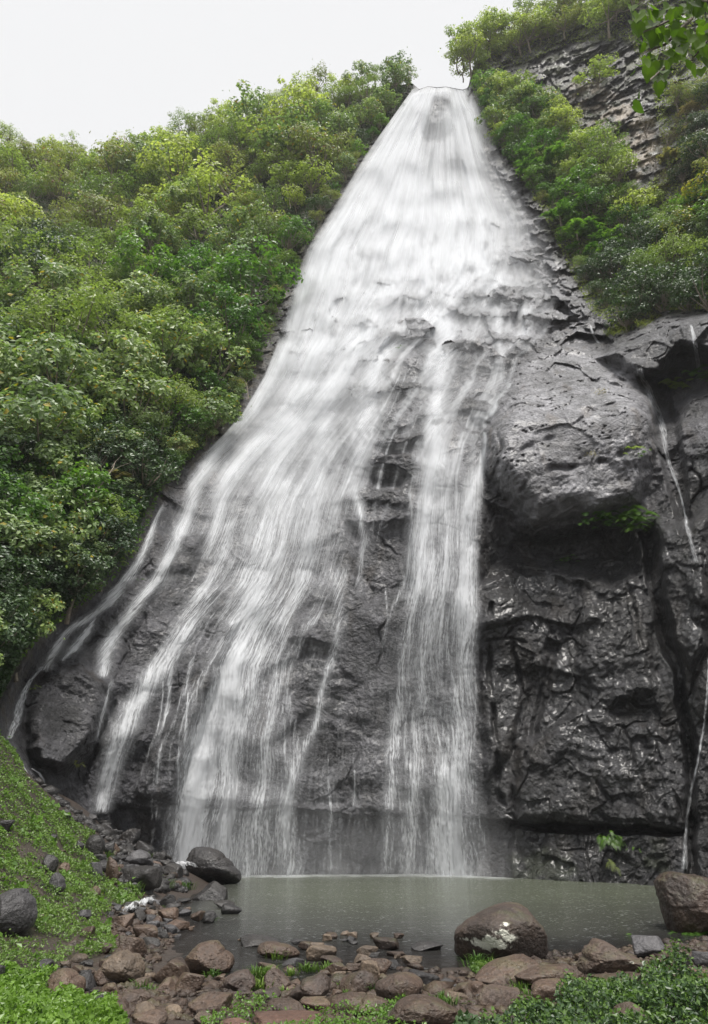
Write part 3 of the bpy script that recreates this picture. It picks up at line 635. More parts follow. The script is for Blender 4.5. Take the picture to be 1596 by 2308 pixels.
# ledges shove the water outward: how far the rock stands proud of its smoothed self
proud = blur(blur(Yw0, 22, 0), 14, 1) - Yw0
def drape(Y, slack):
    Y = Y.copy()
    for i in range(1, len(Y)): Y[i] = np.minimum(Y[i], Y[i - 1] + slack)
    return Y
Yd = blur(drape(Yw1, .0035), 3, 0)
def sheet(seed, off, kind):
    sf = sr[None] * np.ones((NRW, 1)); yy = WY
    # coordinates that run along the flow
    wid = (Rr - Lr)[:, None]
    u = (sf * 560 + .25 * jx).ravel(); v = yy.ravel()
    u = u + 5 * noise3(np.c_[u / 40, v / 110, u * 0 + seed], 215) + .9 * noise3(np.c_[u / 9, v / 26, u * 0 + seed], 216)
    a1 = noise3(np.c_[u / 16, v / 210, u * 0 + seed], 211).reshape(sf.shape); a2 = noise3(np.c_[u / (4.6 + 5 * sstep(1000, 500, yy).ravel()), v / 120, u * 0 + seed], 212).reshape(sf.shape)
    a3 = noise3(np.c_[u / 1.5, v / 46, u * 0 + seed], 213).reshape(sf.shape); a4 = noise3(np.c_[u / .8, v / 10, u * 0 + seed], 214).reshape(sf.shape)
    low = sstep(900, 1400, yy)
    n = (.55 * a1 + .45 * a2) * (.5 + .12 * low) + (.12 + .50 * low) * a3 + (.04 + .50 * low) * a4
    if kind == 'body':
        A = 1 - (1 - (.85 + .14 * (1 - low)) * veil) * (1 - strm)
        A = np.clip(A - .6 * sstep(.10, .6, proud) * sstep(.97, .6, A) * sstep(450, 700, yy), 0, 1)
        A = np.clip(A * (1 + (1.1 + .6 * low) * n) + (.10 + .10 * low) * n * (A > .03), 0, 1)
        A = np.clip(A * 1.1, 0, 1) ** (1 + .3 * low) * (1 - .03 * low)
    else:
        A = (.55 - .1 * low) * veil + (.35 + .2 * low) * blur(strm, 9, 1)
        A = np.clip(A * (1 + .9 * (.6 * a1 + .4 * a2 + .2 * a3)) - .02, 0, 1) * .75
    if kind == 'body':
        X_, Y_ = WX.ravel(), WY.ravel()
        c1 = noise3(np.c_[X_ / 30, Y_ / 24, X_ * 0], 231).reshape(sf.shape); c2 = noise3(np.c_[X_ / 11, Y_ / 15, X_ * 0], 232).reshape(sf.shape); c3 = noise3(np.c_[X_ / 70, Y_ / 55, X_ * 0], 233).reshape(sf.shape)
        thin = sstep(.02, .5, .6 * c1 + .45 * c2 + .5 * c3) * sstep(400, 560, yy) * (1 - .6 * sstep(850, 1300, yy)) * (.45 + .55 * sstep(.2, .8, sf))
        A = A * (1 - .62 * thin)
        A = np.clip(A + .16 * sstep(.15, .5, -(c1 * .5 + c2 * .6)) * (A > .15) * sstep(350, 500, yy), 0, 1)
    edge = sstep(0, .012, sf) * sstep(1.01, .99, sf)
    A = np.clip(A * edge, 0, .985)
    Y = np.minimum(Yd, Yw1) - off * (1 + .3 * low) - .5 * sstep(780, 520, yy)
    if kind == 'body': Y = Y + .15 * (Yw0 - Yw1) * sstep(600, 850, yy)
    P = at(WX.ravel(), WY.ravel(), Y.ravel())
    keep = (A[:-1, :-1] + A[1:, 1:] + A[1:, :-1] + A[:-1, 1:]) > .02
    F = grid_faces(NRW, NS, keep); uq, inv = np.unique(F, return_inverse=True)
    return P[uq], inv.reshape(F.shape), A.ravel()[uq]
fall = bpy.data.objects.new('waterfall', None); COL.objects.link(fall); fall.location = (1.5, 28.3, 0)
tag(fall, 'tall white waterfall spreading like a fan down the dark rock face into the pond', 'waterfall')
for nm, seed, off, kd in (('water_curtain', .3, .22, 'body'), ('spray_veil', 5.7, .75, 'mist')):
    P, F, A = sheet(seed, off, kd)
    o = link(nm, mesh_np(nm, P - np.array(fall.location), F, M_water, True, {'dens': A}), fall)

def ribbon(name, pts, label, cat='stream', seed=1, off=.12, onground=False, group=None, nu=22, grain=1.0):
    """a thin stream of white water; pts = (x, y, half width, strength)"""
    s = np.array(pts, float); L = np.r_[0, np.cumsum(np.hypot(np.diff(s[:, 0]), np.diff(s[:, 1])))]
    n = int(max(12, L[-1] / 2.0)); t = np.linspace(0, L[-1], n)
    cx, cy, hw, st = (np.interp(t, L, s[:, i]) for i in range(4))
    cx = cx + 1.5 * noise3(np.c_[t / 14, t * 0, t * 0 + seed], 221)
    u = np.linspace(-1, 1, nu); X = cx[:, None] + u[None] * hw[:, None]; Yp = np.repeat(cy[:, None], nu, 1)
    if onground:
        P0 = np.array([hit(a, b) for a, b in zip(cx, cy)]); wd = hw * np.linalg.norm(P0 - CAM, axis=1) / FPX
        P = P0[:, None, :] + np.zeros((n, nu, 3)); P[..., 0] += u[None] * wd[:, None]; P[..., 2] += off + .10 * noise3(np.c_[(u[None] * hw[:, None]).ravel() / 5, np.repeat(t, nu) / 6, np.zeros(n * nu)], 224).reshape(n, nu) + .05 * (1 - u[None] ** 2)
        P = P.reshape(-1, 3)
    else:
        Y = surf_Y(X, Yp); Y = blur(Y, 2, 0); P = at(X.ravel(), Yp.ravel(), (Y - off).ravel())
    T = np.repeat(t[:, None], nu, 1).ravel(); U = (u[None] * hw[:, None]).ravel()
    nz = .6 * noise3(np.c_[U / 2.2 + seed, T / 18, T * 0], 222) + .6 * noise3(np.c_[U / .9, T / 7, T * 0 + seed], 223)
    prof = (1 - np.abs(u) ** 2.5)[None] * st[:, None] * sstep(0, 6, t)[:, None] * sstep(L[-1], L[-1] - 6, t)[:, None]
    if onground: prof = prof * .5; nz = nz + 1.3 * noise3(np.c_[U / 5 + seed, T / 8, T * 0], 225) - .25
    A = np.clip(prof.ravel() * (1 + 1.2 * grain * nz), 0, .96)
    o = link(name, mesh_np(name, P, grid_faces(n, nu), M_water, True, {'dens': A}))
    return tag(o, label, cat, group)
ribbon('stream', [(1440,828,7,.7),(1446,850,9,.6),(1462,875,10,.6),(1472,905,10,.5),(1485,930,9,.45),(1495,970,9,.5),(1500,1010,6,.4),(1510,1050,5,.4),(1524,1085,5,.6),(1534,1115,3,.6),(1545,1160,3,.6),(1548,1185,5,.35),(1560,1230,6,.3),(1570,1270,6,.3)], 'thin stream sliding down the gully to the right of the pale rock overhang', grain=1.7)
ribbon('stream', [(1598,1480,3,.4),(1594,1560,3,.5),(1586,1640,3,.4),(1572,1720,3,.65),(1556,1790,4,.5),(1548,1850,4,.65),(1545,1900,5,.6),(1543,1962,9,.45)], 'narrow trickle falling down the dark wall at the right edge into the pond', seed=4, grain=1.8)
ribbon('stream', [(1556,730,3,.8),(1566,765,6,.6),(1572,810,8,.4),(1580,860,9,.2)], 'short thin trickle dripping off the rounded rock brow at the right edge', seed=6)
ribbon('stream', [(1330,730,2,.8),(1337,755,4,.9),(1350,775,4,.5)], 'tiny trickle between broken grey blocks above the pale rock', seed=8)
ribbon('cascade', [(98,1500,4,.5),(80,1522,5,.6),(68,1535,6,.6),(55,1560,9,.62),(45,1590,11,.66),(38,1625,12,.62),(20,1668,7,.5)], 'white cascade on the far left where the rock meets the grassy bank', 'cascade', seed=9, grain=1.9)
ribbon('cascade', [(50,1722,4,.9),(58,1745,7,.95),(70,1762,9,.95),(96,1776,7,.8)], 'small white cascade running down beside the top of the grassy bank', 'cascade', seed=10, off=.2)
ribbon('cascade', [(70,1730,2,.8),(88,1742,4,.9),(102,1766,4,.7)], 'thin white rivulet just right of the small cascade by the bank', 'cascade', seed=11, off=.2)

# ------------------------------------------------------------------ boulders and stones
ICO = {}
def ico(n):
    if n not in ICO:
        bm = bmesh.new(); bmesh.ops.create_icosphere(bm, subdivisions=n, radius=1)
        ICO[n] = (np.array([v.co[:] for v in bm.verts]), np.array([[v.index for v in f.verts] for f in bm.faces])); bm.free()
    return ICO[n]
def rock_shape(seed, sub=4, facets=11, sharp=14, rough=.05, shape=None, pits=0):
    D, F = ico(sub); r_ = np.random.default_rng(seed)
    if isinstance(shape, list):     # silhouette seen from the front, x and y in 0..1, y down
        O = (np.array(shape) - .5) * [2, -2]; th = np.arctan2(O[:, 1], O[:, 0]); k_ = np.argsort(th); th, rd = th[k_], np.hypot(*O[k_].T)
        t_ = np.arctan2(D[:, 2], D[:, 0]); rho = np.interp(t_, np.r_[th[-1] - 2 * math.pi, th, th[0] + 2 * math.pi], np.r_[rd[-1], rd, rd[0]])
        s_ = np.sqrt(np.maximum(1 - np.abs(D[:, 1]) ** 2.6, 0)) ; V = np.c_[np.cos(t_) * rho * s_, D[:, 1], np.sin(t_) * rho * s_]
        n = r_.normal(size=(9, 3)); n[:, 1] = -abs(n[:, 1]) - .4; n /= np.linalg.norm(n, axis=1)[:, None]; d = r_.uniform(.62, .86, 9)
        for a, b in zip(n, d):
            e_ = V @ a - b; V = V - np.where(e_ > 0, e_, 0)[:, None] * a * .85 * np.array([.08, 1, .08])
        o = r_.uniform(0, 50, 3)
        V = V * (1 + rough * 1.2 * fbm(V * 1.4 + o, 3, 301) + rough * .9 * fbm(V * 4 + o, 3, 305, .6, True) + rough * .4 * fbm(V * 13 + o, 2, 309))[:, None]
        return V, F
    n = r_.normal(size=(facets, 3)); n /= np.linalg.norm(n, axis=1)[:, None]
    n = np.r_[n, [[0, 0, -1]], [[0, 0, 1]] + r_.normal(size=(1, 3)) * .15]
    d = r_.uniform(.68, 1.0, len(n))
    if shape == 'peak':      # one high summit, flanks falling away
        n = np.array([[.75, -.25, .6], [-.5, -.35, .78], [.1, -.9, .42], [.2, .9, .4], [-.9, 0, .35], [.95, .1, .1], [0, 0, -1], [.35, -.55, .75]]) + r_.normal(size=(8, 3)) * .10
        n /= np.linalg.norm(n, axis=1)[:, None]; d = np.array([.62, .62, .75, .75, .8, .9, .6, .66])
    q = np.maximum(D @ n.T / d, 0); r = 1 / ((q ** sharp).sum(1) ** (1 / sharp))
    r = np.minimum(r, 1.5)
    V = D * r[:, None]
    o = r_.uniform(0, 50, 3)
    V = V * (1 + rough * 1.6 * fbm(V * 1.4 + o, 3, 301) + rough * .9 * fbm(V * 4 + o, 3, 305, .6, True) + rough * .35 * fbm(V * 13 + o, 2, 309))[:, None]
    return V, F
ROCKM = {
 'dark': rock_material('wet dark basalt', (.020, .019, .020), (.038, .036, .036), (.028, .025, .023), .42, 0, .4),
 'grey': rock_material('grey basalt', (.045, .044, .047), (.07, .067, .07), (.033, .031, .032), .48, 0, .3),
 'brown': rock_material('brown basalt', (.062, .040, .029), (.098, .066, .047), (.036, .026, .022), .44, 0, .8, .2),
 'tan': rock_material('tan basalt', (.095, .070, .050), (.14, .105, .075), (.06, .045, .034), .5, .3, .5),
 'red': rock_material('red brown rock', (.095, .050, .036), (.125, .072, .052), (.055, .034, .027), .55, .3, .4),
 'lichen': rock_material('rock with pale lichen', (.055, .037, .029), (.088, .062, .045), (.034, .026, .022), .55, 1.0, .6, .2),
}
CROP = {'Z1': (.2506, 0, 1846.2), 'Z2': (.2892, 307.7, 2000), 'Z3': (.2892, 692.3, 2000), 'Z4': (.2892, 1134.6, 2000), 'R1': (.5012, 0, 1730.8), 'R2': (.5012, 796.2, 1730.8), 'D': (1, 0, 0)}
ROCKPOS = []
def boulder(crop, box, kind, label, facets=11, sharp=19, rough=.06, shape=None, seed=None, group=None, sub=None, name='boulder', turn=None, sink=.12, deep=1.0, patch=None):
    k, ox, oy = CROP[crop]; x0, y0, x1, y1 = (box[0] * k + ox, box[1] * k + oy, box[2] * k + ox, box[3] * k + oy)
    cx, w_, h_ = (x0 + x1) / 2, (x1 - x0) * 1.06, (y1 - y0) * 1.04
    seed = seed or int(x0 * 7 + y0 * 13) % 9973
    P = hit(cx, y1); dist = np.linalg.norm(P - CAM); W = w_ * dist / FPX; H = h_ * dist / FPX * 1.0
    sub = sub or (6 if w_ > 110 else 5 if w_ > 45 else 4 if w_ > 14 else 3)
    V, F = rock_shape(seed, sub, facets, sharp, rough, shape)
    if isinstance(shape, list): turn = 0.0; sink = .05
    if turn is None: turn = (seed % 17 - 8) * .035
    c, s_ = math.cos(turn), math.sin(turn); V = V @ np.array([[c, 0, s_], [0, 1, 0], [-s_, 0, c]]).T
    V = (V - (V.max(0) + V.min(0)) / 2) / ((V.max(0) - V.min(0)) / 2); U = V.copy()
    depth_m = min(W, 1.25 * max(H, W * .55)) * .85 * deep
    Hf = H / (1 - sink) if H > 0 else W
    V = V * np.array([W / 2, depth_m / 2, Hf / 2]); ray = dirs(cx, y1)
    loc = np.array([P[0], P[1], P[2]]) + np.array([ray[0], 1, 0]) * depth_m * .30; loc[2] += -sink * Hf + Hf / 2
    for _ in range(4):       # settle size and seat until the stone spans what the photo shows of it
        Q = V + loc - CAM; fw = Q[:, 1] * math.cos(PITCH) + Q[:, 2] * math.sin(PITCH); up = -Q[:, 1] * math.sin(PITCH) + Q[:, 2] * math.cos(PITCH)
        qx, qy = CXP + Q[:, 0] / fw * FPX, CYP - up / fw * FPX; yb = y1 + sink * .8 * h_
        mpp = np.linalg.norm(loc - CAM) / FPX
        kx, kz = w_ / np.ptp(qx), (yb - y0) / np.ptp(qy); V = V * np.array([kx, 1, max(.35, kz)])
        loc[0] += (cx - (qx.max() + qx.min()) / 2) * mpp; loc[2] += ((qy.max() + qy.min()) / 2 - (yb + y0) / 2) * mpp
    lic = np.zeros(len(V))
    for (lu, lv, lr, ls) in (patch or []): lic = np.maximum(lic, ls * np.exp(-(((U[:, 0] + 1) / 2 - lu) ** 2 + ((1 - U[:, 2]) / 2 - lv) ** 2 * 2.2) / lr ** 2) * (U[:, 1] < .2))
    o = link(name, mesh_np(name, V, F, ROCKM[kind], True, {'lichen': lic}))
    o.location = loc
    ROCKPOS.append((loc[0], loc[1], W / 2))
    return tag(o, label, 'boulder' if name == 'boulder' else 'stone', group)

BOULDERS = [
 ('R2', (465, 604, 868, 885), 'lichen', 'largest brown boulder standing in the pond shallows, streaked with white lichen', dict(seed=11, rough=.035, deep=1.2, patch=[(.35,.54,.20,1.0),(.2,.56,.13,.95),(.5,.48,.13,.95),(.47,.26,.07,.9),(.42,.38,.12,.8),(.08,.56,.08,1.0)], shape=[(.0,.75),(.02,.50),(.10,.40),(.25,.25),(.38,.13),(.50,.05),(.62,.0),(.74,.01),(.82,.08),(.86,.20),(.90,.32),(.97,.48),(1,.68),(.99,.92),(.9,1.05),(.5,1.05),(.1,1.05),(0,.95)])),
 ('R2', (1365, 468, 1700, 750), 'brown', 'huge rounded brown boulder at the right edge of the pond, leaves at its foot', dict(seed=21, rough=.07, shape=[(.0,.35),(.02,.15),(.10,.05),(.25,.0),(.45,.05),(.7,.06),(.95,.2),(1,.5),(1,1),(.5,1.02),(.1,1.02),(.05,.85),(.03,.6)])),
 ('R2', (1020, 768, 1370, 950), 'lichen', 'brown saddle shaped rock rising to a point, pale lichen patch on its side', dict(seed=31, deep=1.3, patch=[(.5,.42,.10,.9),(.2,.85,.15,.85)], shape=[(0,.72),(.08,.5),(.2,.15),(.28,0),(.38,.04),(.5,.25),(.62,.42),(.75,.46),(.9,.60),(1,.78),(.95,.95),(.6,1),(.15,1.02),(0,.9)])),
 ('R2', (1255, 752, 1405, 855), 'grey', 'angular dark grey rock behind the saddle shaped rock', dict(facets=8, sharp=22, seed=41)),
 ('R2', (555, 838, 840, 975), 'brown', 'long sloping brown rock in front of the largest lichen boulder', dict(facets=14, sharp=8)),
 ('R2', (735, 883, 1050, 995), 'brown', 'low broad dark brown rock between the lichen boulder and the saddle rock', dict(facets=10, sharp=12)),
 ('R2', (1060, 918, 1300, 990), 'brown', 'flat brown rock half hidden behind leafy plants near the saddle rock', {}),
 ('R2', (808, 948, 1010, 1075), 'brown', 'rounded two lobed brown rock beside the leafy plants in the near right', dict(facets=16, sharp=8)),
 ('R2', (560, 975, 752, 1090), 'lichen', 'brown rock with pale lichen crust in front of the sloping rock', dict(sharp=10)),
 ('R2', (1168, 1056, 1370, 1175), 'brown', 'pointed brown rock poking out of the leafy plants at the bottom edge', dict(shape='peak', sharp=8, seed=55)),
 ('R2', (1380, 860, 1455, 945), 'brown', 'upright brown block among ferns at the near right', dict(facets=9, sharp=18)),
 ('R2', (1445, 825, 1525, 900), 'dark', 'dark angular rock behind the bright fern at the near right', {}),
 ('R2', (1525, 825, 1620, 895), 'grey', 'dark grey rock cut by the right edge of the photo above the leafy plants', {}),
 ('R2', (1500, 900, 1610, 965), 'red', 'reddish brown rock behind leafy plants at the right edge', {}),
 ('R1', (838, 354, 1080, 526), 'dark', 'big dark sloping boulder at the left foot of the falls by the pool edge', dict(seed=77, rough=.07, shape=[(0,.35),(.05,.15),(.12,.02),(.3,.0),(.5,.08),(.7,.3),(.85,.52),(1,.75),(1,.88),(.9,1),(.5,1.02),(.15,1),(.05,.7)])),
 ('R1', (870, 508, 1022, 594), 'dark', 'ragged dark rock in the water just below the big dark sloping boulder', dict(shape='peak', rough=.11)),
 ('R1', (735, 430, 822, 492), 'dark', 'dark rounded rock in the white water left of the big sloping boulder', dict(sharp=8)),
 ('Z1', (-150, 625, 320, 1080), 'grey', 'big cracked grey boulder set in the green bank at the left edge', dict(seed=93, rough=.05, shape=[(0,.3),(.3,.05),(.5,0),(.65,.02),(.7,.1),(.88,.22),(.95,.4),(1,.65),(.97,.8),(.7,.88),(.55,1),(.2,1),(0,.9)])),
 ('Z1', (770, 135, 940, 355), 'dark', 'tall dark pointed boulder at the top of the rock pile by the grass', dict(shape=[(0,.35),(.1,.12),(.4,0),(.6,.03),(.9,.2),(1,.5),(.9,.8),(.6,1),(.3,.9),(.05,.6)])),
 ('Z1', (895, 190, 1035, 360), 'dark', 'dark boulder leaning on the right side of the tall pointed one', {}),
 ('Z1', (1090, 80, 1262, 235), 'dark', 'craggy black boulder at the back of the rock pile', dict(rough=.12)),
 ('Z1', (1335, 132, 1478, 295), 'brown', 'smooth brown topped boulder at the right end of the rock pile', dict(sharp=7, facets=14)),
 ('Z1', (1218, 192, 1385, 345), 'dark', 'dark shiny boulder just left of the smooth brown topped one', {}),
 ('Z1', (1112, 272, 1375, 450), 'grey', 'flat faced grey boulder in the middle of the rock pile', dict(seed=19, rough=.04, shape=[(0,.8),(.2,.3),(.45,.0),(.65,.1),(.9,.5),(1,.8),(.9,1),(.2,1)])),
 ('Z1', (1058, 415, 1452, 650), 'dark', 'long dark wedge of rock at the foot of the rock pile', dict(facets=9, sharp=18)),
 ('Z1', (955, 338, 1065, 585), 'brown', 'upright brown slab standing left of the long dark wedge', dict(facets=9, sharp=20)),
 ('Z1', (795, 385, 920, 530), 'grey', 'grey block left of the upright brown slab', {}),
 ('Z1', (1400, 282, 1505, 405), 'dark', 'dark stone above the white water at the end of the rock pile', {}),
 ('Z1', (425, 478, 588, 672), 'grey', 'lone dark pointed stone standing in the green slope', dict(shape=[(0,.7),(.15,.3),(.4,0),(.65,.15),(.9,.5),(1,.75),(.6,1),(.2,.95)])),
 ('Z1', (372, 315, 525, 490), 'dark', 'craggy dark rock half buried in the upper green bank', dict(rough=.11)),
 ('Z1', (520, 388, 630, 490), 'brown', 'brown stone beside the craggy half buried rock', {}),
 ('Z1', (662, 192, 758, 302), 'dark', 'dark roundish stone in the grass left of the tall pointed boulder', {}),
 ('Z1', (442, 132, 514, 210), 'dark', 'small dark stone alone in the upper green bank', {}),
 ('Z1', (-20, 5, 132, 130), 'dark', 'dark block in the grass at the left edge, above the big cracked boulder', {}),
 ('Z1', (782, 598, 905, 705), 'brown', 'brown pointed stone in the grass below the grey block', dict(shape='peak')),
 ('Z1', (898, 618, 988, 685), 'grey', 'small grey stone right of the brown pointed stone', {}),
 ('Z1', (698, 812, 825, 905), 'grey', 'pale topped grey stone at the lower edge of the grass', {}),
 ('Z1', (1000, 768, 1095, 855), 'grey', 'smooth wet grey stone at the left end of the little rapid', {}),
 ('Z1', (1105, 745, 1250, 845), 'dark', 'black stone on top of the little rapid', {}),
 ('Z1', (980, 848, 1205, 975), 'brown', 'broad pitted brown rock below the little rapid', {}),
 ('Z1', (1405, 676, 1585, 800), 'dark', 'dark angular rock in the water below the grass point', {}),
 ('Z1', (1188, 806, 1315, 935), 'dark', 'dark rock at the lower end of the little rapid', {}),
 ('Z1', (1338, 868, 1462, 965), 'brown', 'triangular brown stone between grass tufts by the inlet', dict(shape='peak')),
 ('Z1', (1422, 792, 1602, 940), 'brown', 'large rounded brown rock by the inlet', dict(sharp=8)),
 ('Z1', (1492, 900, 1702, 1008), 'brown', 'long low brown rock at the water edge of the inlet', {}),
 ('Z1', (732, 962, 855, 1075), 'brown', 'rounded brown stone standing alone in the lower grass', dict(sharp=8)),
 ('Z1', (588, 1062, 724, 1160), 'brown', 'brown ridge shaped stone in the lower grass', dict(shape='peak')),
 ('Z1', (898, 1108, 1012, 1218), 'brown', 'squarish brown stone in the lower grass by the water', {}),
 ('Z1', (1072, 1048, 1315, 1265), 'brown', 'tall brown rock sloping into the water at the left shore', dict(facets=10, sharp=14)),
 ('Z1', (1198, 946, 1415, 1110), 'brown', 'big rounded brown rock behind the tall sloping one at the left shore', dict(sharp=9)),
 ('Z1', (1278, 1058, 1440, 1158), 'dark', 'wet ragged dark rock at the waterline of the left shore', dict(rough=.1)),
 ('Z1', (622, 1208, 785, 1300), 'tan', 'flat topped light stone in the lower grass', {}),
 ('Z1', (712, 1143, 835, 1215), 'brown', 'flat brown stone above the flat topped light one', {}),
 ('Z1', (316, 1256, 480, 1405), 'dark', 'dark glossy stone at the corner of the lower grass', {}),
 ('Z1', (-60, 1316, 42, 1510), 'dark', 'black stone cut by the left edge low in the photo', {}),
 ('Z1', (870, 1176, 1295, 1510), 'tan', 'largest light brown boulder of the near left shore', dict(seed=131, rough=.05, shape=[(0,.7),(.1,.4),(.3,.08),(.5,0),(.62,.1),(.8,.12),(.9,.3),(1,.6),(.95,.9),(.6,1),(.2,.95)])),
 ('Z1', (418, 1346, 755, 1640), 'brown', 'big smooth rounded brown boulder near the bottom left plants', dict(seed=133, rough=.03, shape=[(0,.45),(.05,.15),(.3,0),(.55,.05),(.75,.25),(.95,.35),(1,.6),(.98,.85),(.7,1),(.25,.9),(.1,.7)])),
 ('Z1', (645, 1358, 855, 1545), 'dark', 'dark hollowed rock against the big smooth rounded boulder', dict(rough=.09)),
 ('Z1', (848, 1348, 1045, 1505), 'brown', 'brown block between the dark hollowed rock and the light brown boulder', {}),
 ('Z1', (888, 1472, 1090, 1630), 'brown', 'brown rock with a pale streak below the light brown boulder', dict(sharp=9)),
 ('Z1', (1198, 1418, 1340, 1540), 'tan', 'light stone at the foot of the light brown boulder, beside the water', {}),
 ('Z1', (1078, 1532, 1345, 1710), 'brown', 'smooth low brown rock by the muddy puddle', dict(sharp=8)),
 ('Z1', (795, 1580, 975, 1760), 'dark', 'dark jagged rock behind the bottom left plants', {}),
 ('Z1', (968, 1616, 1155, 1750), 'brown', 'grey brown flat rock left of the muddy puddle', {}),
 ('Z1', (1198, 1640, 1425, 1790), 'tan', 'light brown lumpy rock below the muddy puddle', {}),
 ('Z1', (1190, 1715, 1500, 1860), 'brown', 'large pitted brown rock at the bottom edge, left of centre', dict(sharp=8)),
 ('Z1', (1480, 1668, 1640, 1800), 'tan', 'smooth egg shaped light stone near the bottom edge', dict(sharp=6, facets=18, rough=.02)),
 ('Z1', (538, 1268, 642, 1345), 'tan', 'pale flat stone beside the dark glossy one in the lower grass', {}),
 ('Z2', (380, 412, 752, 680), 'brown', 'big angular brown boulder standing in the shallows left of centre', dict(seed=151, shape=[(0,.65),(.1,.4),(.2,.2),(.25,.12),(.45,.02),(.62,.0),(.7,.12),(.8,.32),(.98,.5),(1,.65),(.92,.95),(.6,1.02),(.1,1.0)])),
 ('Z2', (138, 542, 408, 760), 'brown', 'brown boulder left of the big angular one', dict(facets=10)),
 ('Z2', (143, 698, 300, 825), 'brown', 'small pointed brown rock in front of the pair of shallows boulders', dict(shape='peak')),
 ('Z2', (293, 662, 528, 815), 'brown', 'dark brown wedge in front of the big angular boulder', {}),
 ('Z2', (650, 638, 922, 825), 'brown', 'brown slab sided boulder beside the bright green tuft, right of the puddle', dict(shape=[(0,.85),(.1,.5),(.3,.2),(.5,.05),(.75,0),(.85,.2),(.97,.45),(1,.6),(.85,.85),(.6,.95),(.1,1)])),
 ('Z2', (995, 632, 1198, 805), 'brown', 'rounded dark brown boulder right of the bright green tuft', dict(sharp=8, facets=14)),
 ('Z2', (948, 582, 1115, 690), 'brown', 'brown stone tucked behind the rounded dark brown boulder', {}),
 ('Z2', (898, 652, 995, 728), 'brown', 'small brown stone left of the rounded dark brown boulder', {}),
 ('Z2', (948, 418, 1265, 555), 'brown', 'long pitted brown boulder lying in the water at the centre', dict(seed=171, rough=.03, shape=[(0,.4),(.05,.15),(.2,.0),(.5,.12),(.8,.35),(.95,.6),(1,.8),(.9,1),(.4,.98),(.08,.8)])),
 ('Z2', (815, 362, 1115, 462), 'dark', 'dark tilted slab behind the long pitted boulder', dict(shape='peak', turn=-.4)),
 ('Z2', (1326, 446, 1556, 576), 'tan', 'light tan rounded boulder in the shallow water at the centre', dict(facets=16, sharp=7)),
 ('Z2', (1332, 428, 1462, 515), 'tan', 'tan stone tucked behind the light tan rounded boulder', dict(sharp=7)),
 ('Z2', (1262, 418, 1455, 495), 'brown', 'flat brown stone farthest out of the tan boulder cluster', {}),
 ('Z2', (1436, 528, 1605, 610), 'brown', 'smooth brown stone in front of the light tan rounded boulder', dict(sharp=7)),
 ('Z2', (1200, 402, 1325, 448), 'dark', 'thin dark slab peeping out of the water behind the long pitted boulder', {}),
 ('Z2', (1135, 548, 1305, 618), 'grey', 'flat grey stone awash in front of the long pitted boulder', {}),
 ('Z2', (785, 372, 925, 424), 'tan', 'low light stone just above water, left of the dark tilted slab', {}),
 ('Z2', (1448, 348, 1565, 405), 'brown', 'lone low brown stone far out in the pond near the centre', {}),
 ('Z2', (1190, 665, 1505, 910), 'brown', 'large sloping slab with grass growing against its right side', dict(shape=[(0,.85),(.3,.45),(.6,.15),(.85,0),(1,.15),(1,.6),(.85,.75),(.3,1),(.05,1)])),
 ('Z2', (1275, 850, 1596, 990), 'brown', 'long low brown boulder in front of the large sloping slab', dict(sharp=8)),
 ('Z2', (1018, 862, 1315, 1000), 'brown', 'pitted brown boulder left of the long low one', dict(sharp=8, facets=14)),
 ('Z2', (925, 962, 1445, 1110), 'red', 'wide flat reddish rock at the bottom edge of the photo', dict(facets=9, sharp=14)),
 ('Z2', (395, 815, 745, 1000), 'brown', 'hollowed brown boulder at the edge of the muddy puddle behind leafy plants', dict(rough=.08)),
 ('Z2', (688, 808, 885, 900), 'brown', 'low dark brown stone right of the muddy puddle', {}),
 ('Z2', (956, 778, 1125, 910), 'brown', 'two toned brown stone below the bright green tuft', {}),
 ('Z2', (448, 972, 595, 1075), 'tan', 'mossy light stone among plants at the bottom edge', {}),
 ('Z2', (650, 1018, 890, 1110), 'red', 'rounded red brown stone at the bottom edge, left of the wide flat one', {}),
 ('Z2', (602, 98, 765, 165), 'dark', 'dark low rock at the outer end of the stone spit', {}),
 ('Z2', (662, 122, 818, 212), 'dark', 'dark rounded rock at the very tip of the stone spit', dict(sharp=8)),
 ('Z2', (518, 182, 620, 280), 'dark', 'dark block beside the leafy sprig on the stone spit', {}),
 ('Z2', (425, 180, 540, 262), 'brown', 'brown rock under the leafy sprig on the stone spit', {}),
 ('Z2', (300, 82, 425, 122), 'dark', 'flat dark slab in the inlet behind the stone spit', {}),
 ('Z2', (325, 165, 430, 222), 'dark', 'low dark slab in the middle of the stone spit', {}),
 ('Z2', (222, 118, 345, 175), 'dark', 'flat dark rock near the root of the stone spit', {}),
 ('Z3', (538, 660, 896, 895), 'brown', 'big round dark brown boulder at the near shore, centre of the photo', dict(facets=18, sharp=7, seed=201, rough=.035)),
 ('Z3', (785, 636, 1030, 775), 'dark', 'dark mossy boulder behind the big round one', dict(sharp=9)),
 ('Z3', (238, 648, 545, 838), 'brown', 'squared dark brown boulder left of the big round one', dict(facets=10, sharp=14)),
 ('Z3', (458, 552, 660, 710), 'brown', 'brown slab leaning up beside the two toned stone', dict(facets=9, sharp=14)),
 ('Z3', (415, 565, 575, 722), 'tan', 'two toned tan and grey stone standing on the squared boulder', dict(facets=9)),
 ('Z3', (388, 452, 550, 535), 'tan', 'orange tan rounded stone in shallow water', dict(sharp=7)),
 ('Z3', (518, 386, 712, 488), 'brown', 'brown domed boulder in shallow water beside the orange tan one', dict(sharp=8)),
 ('Z3', (368, 518, 525, 605), 'tan', 'wet light brown stone below the orange tan one', {}),
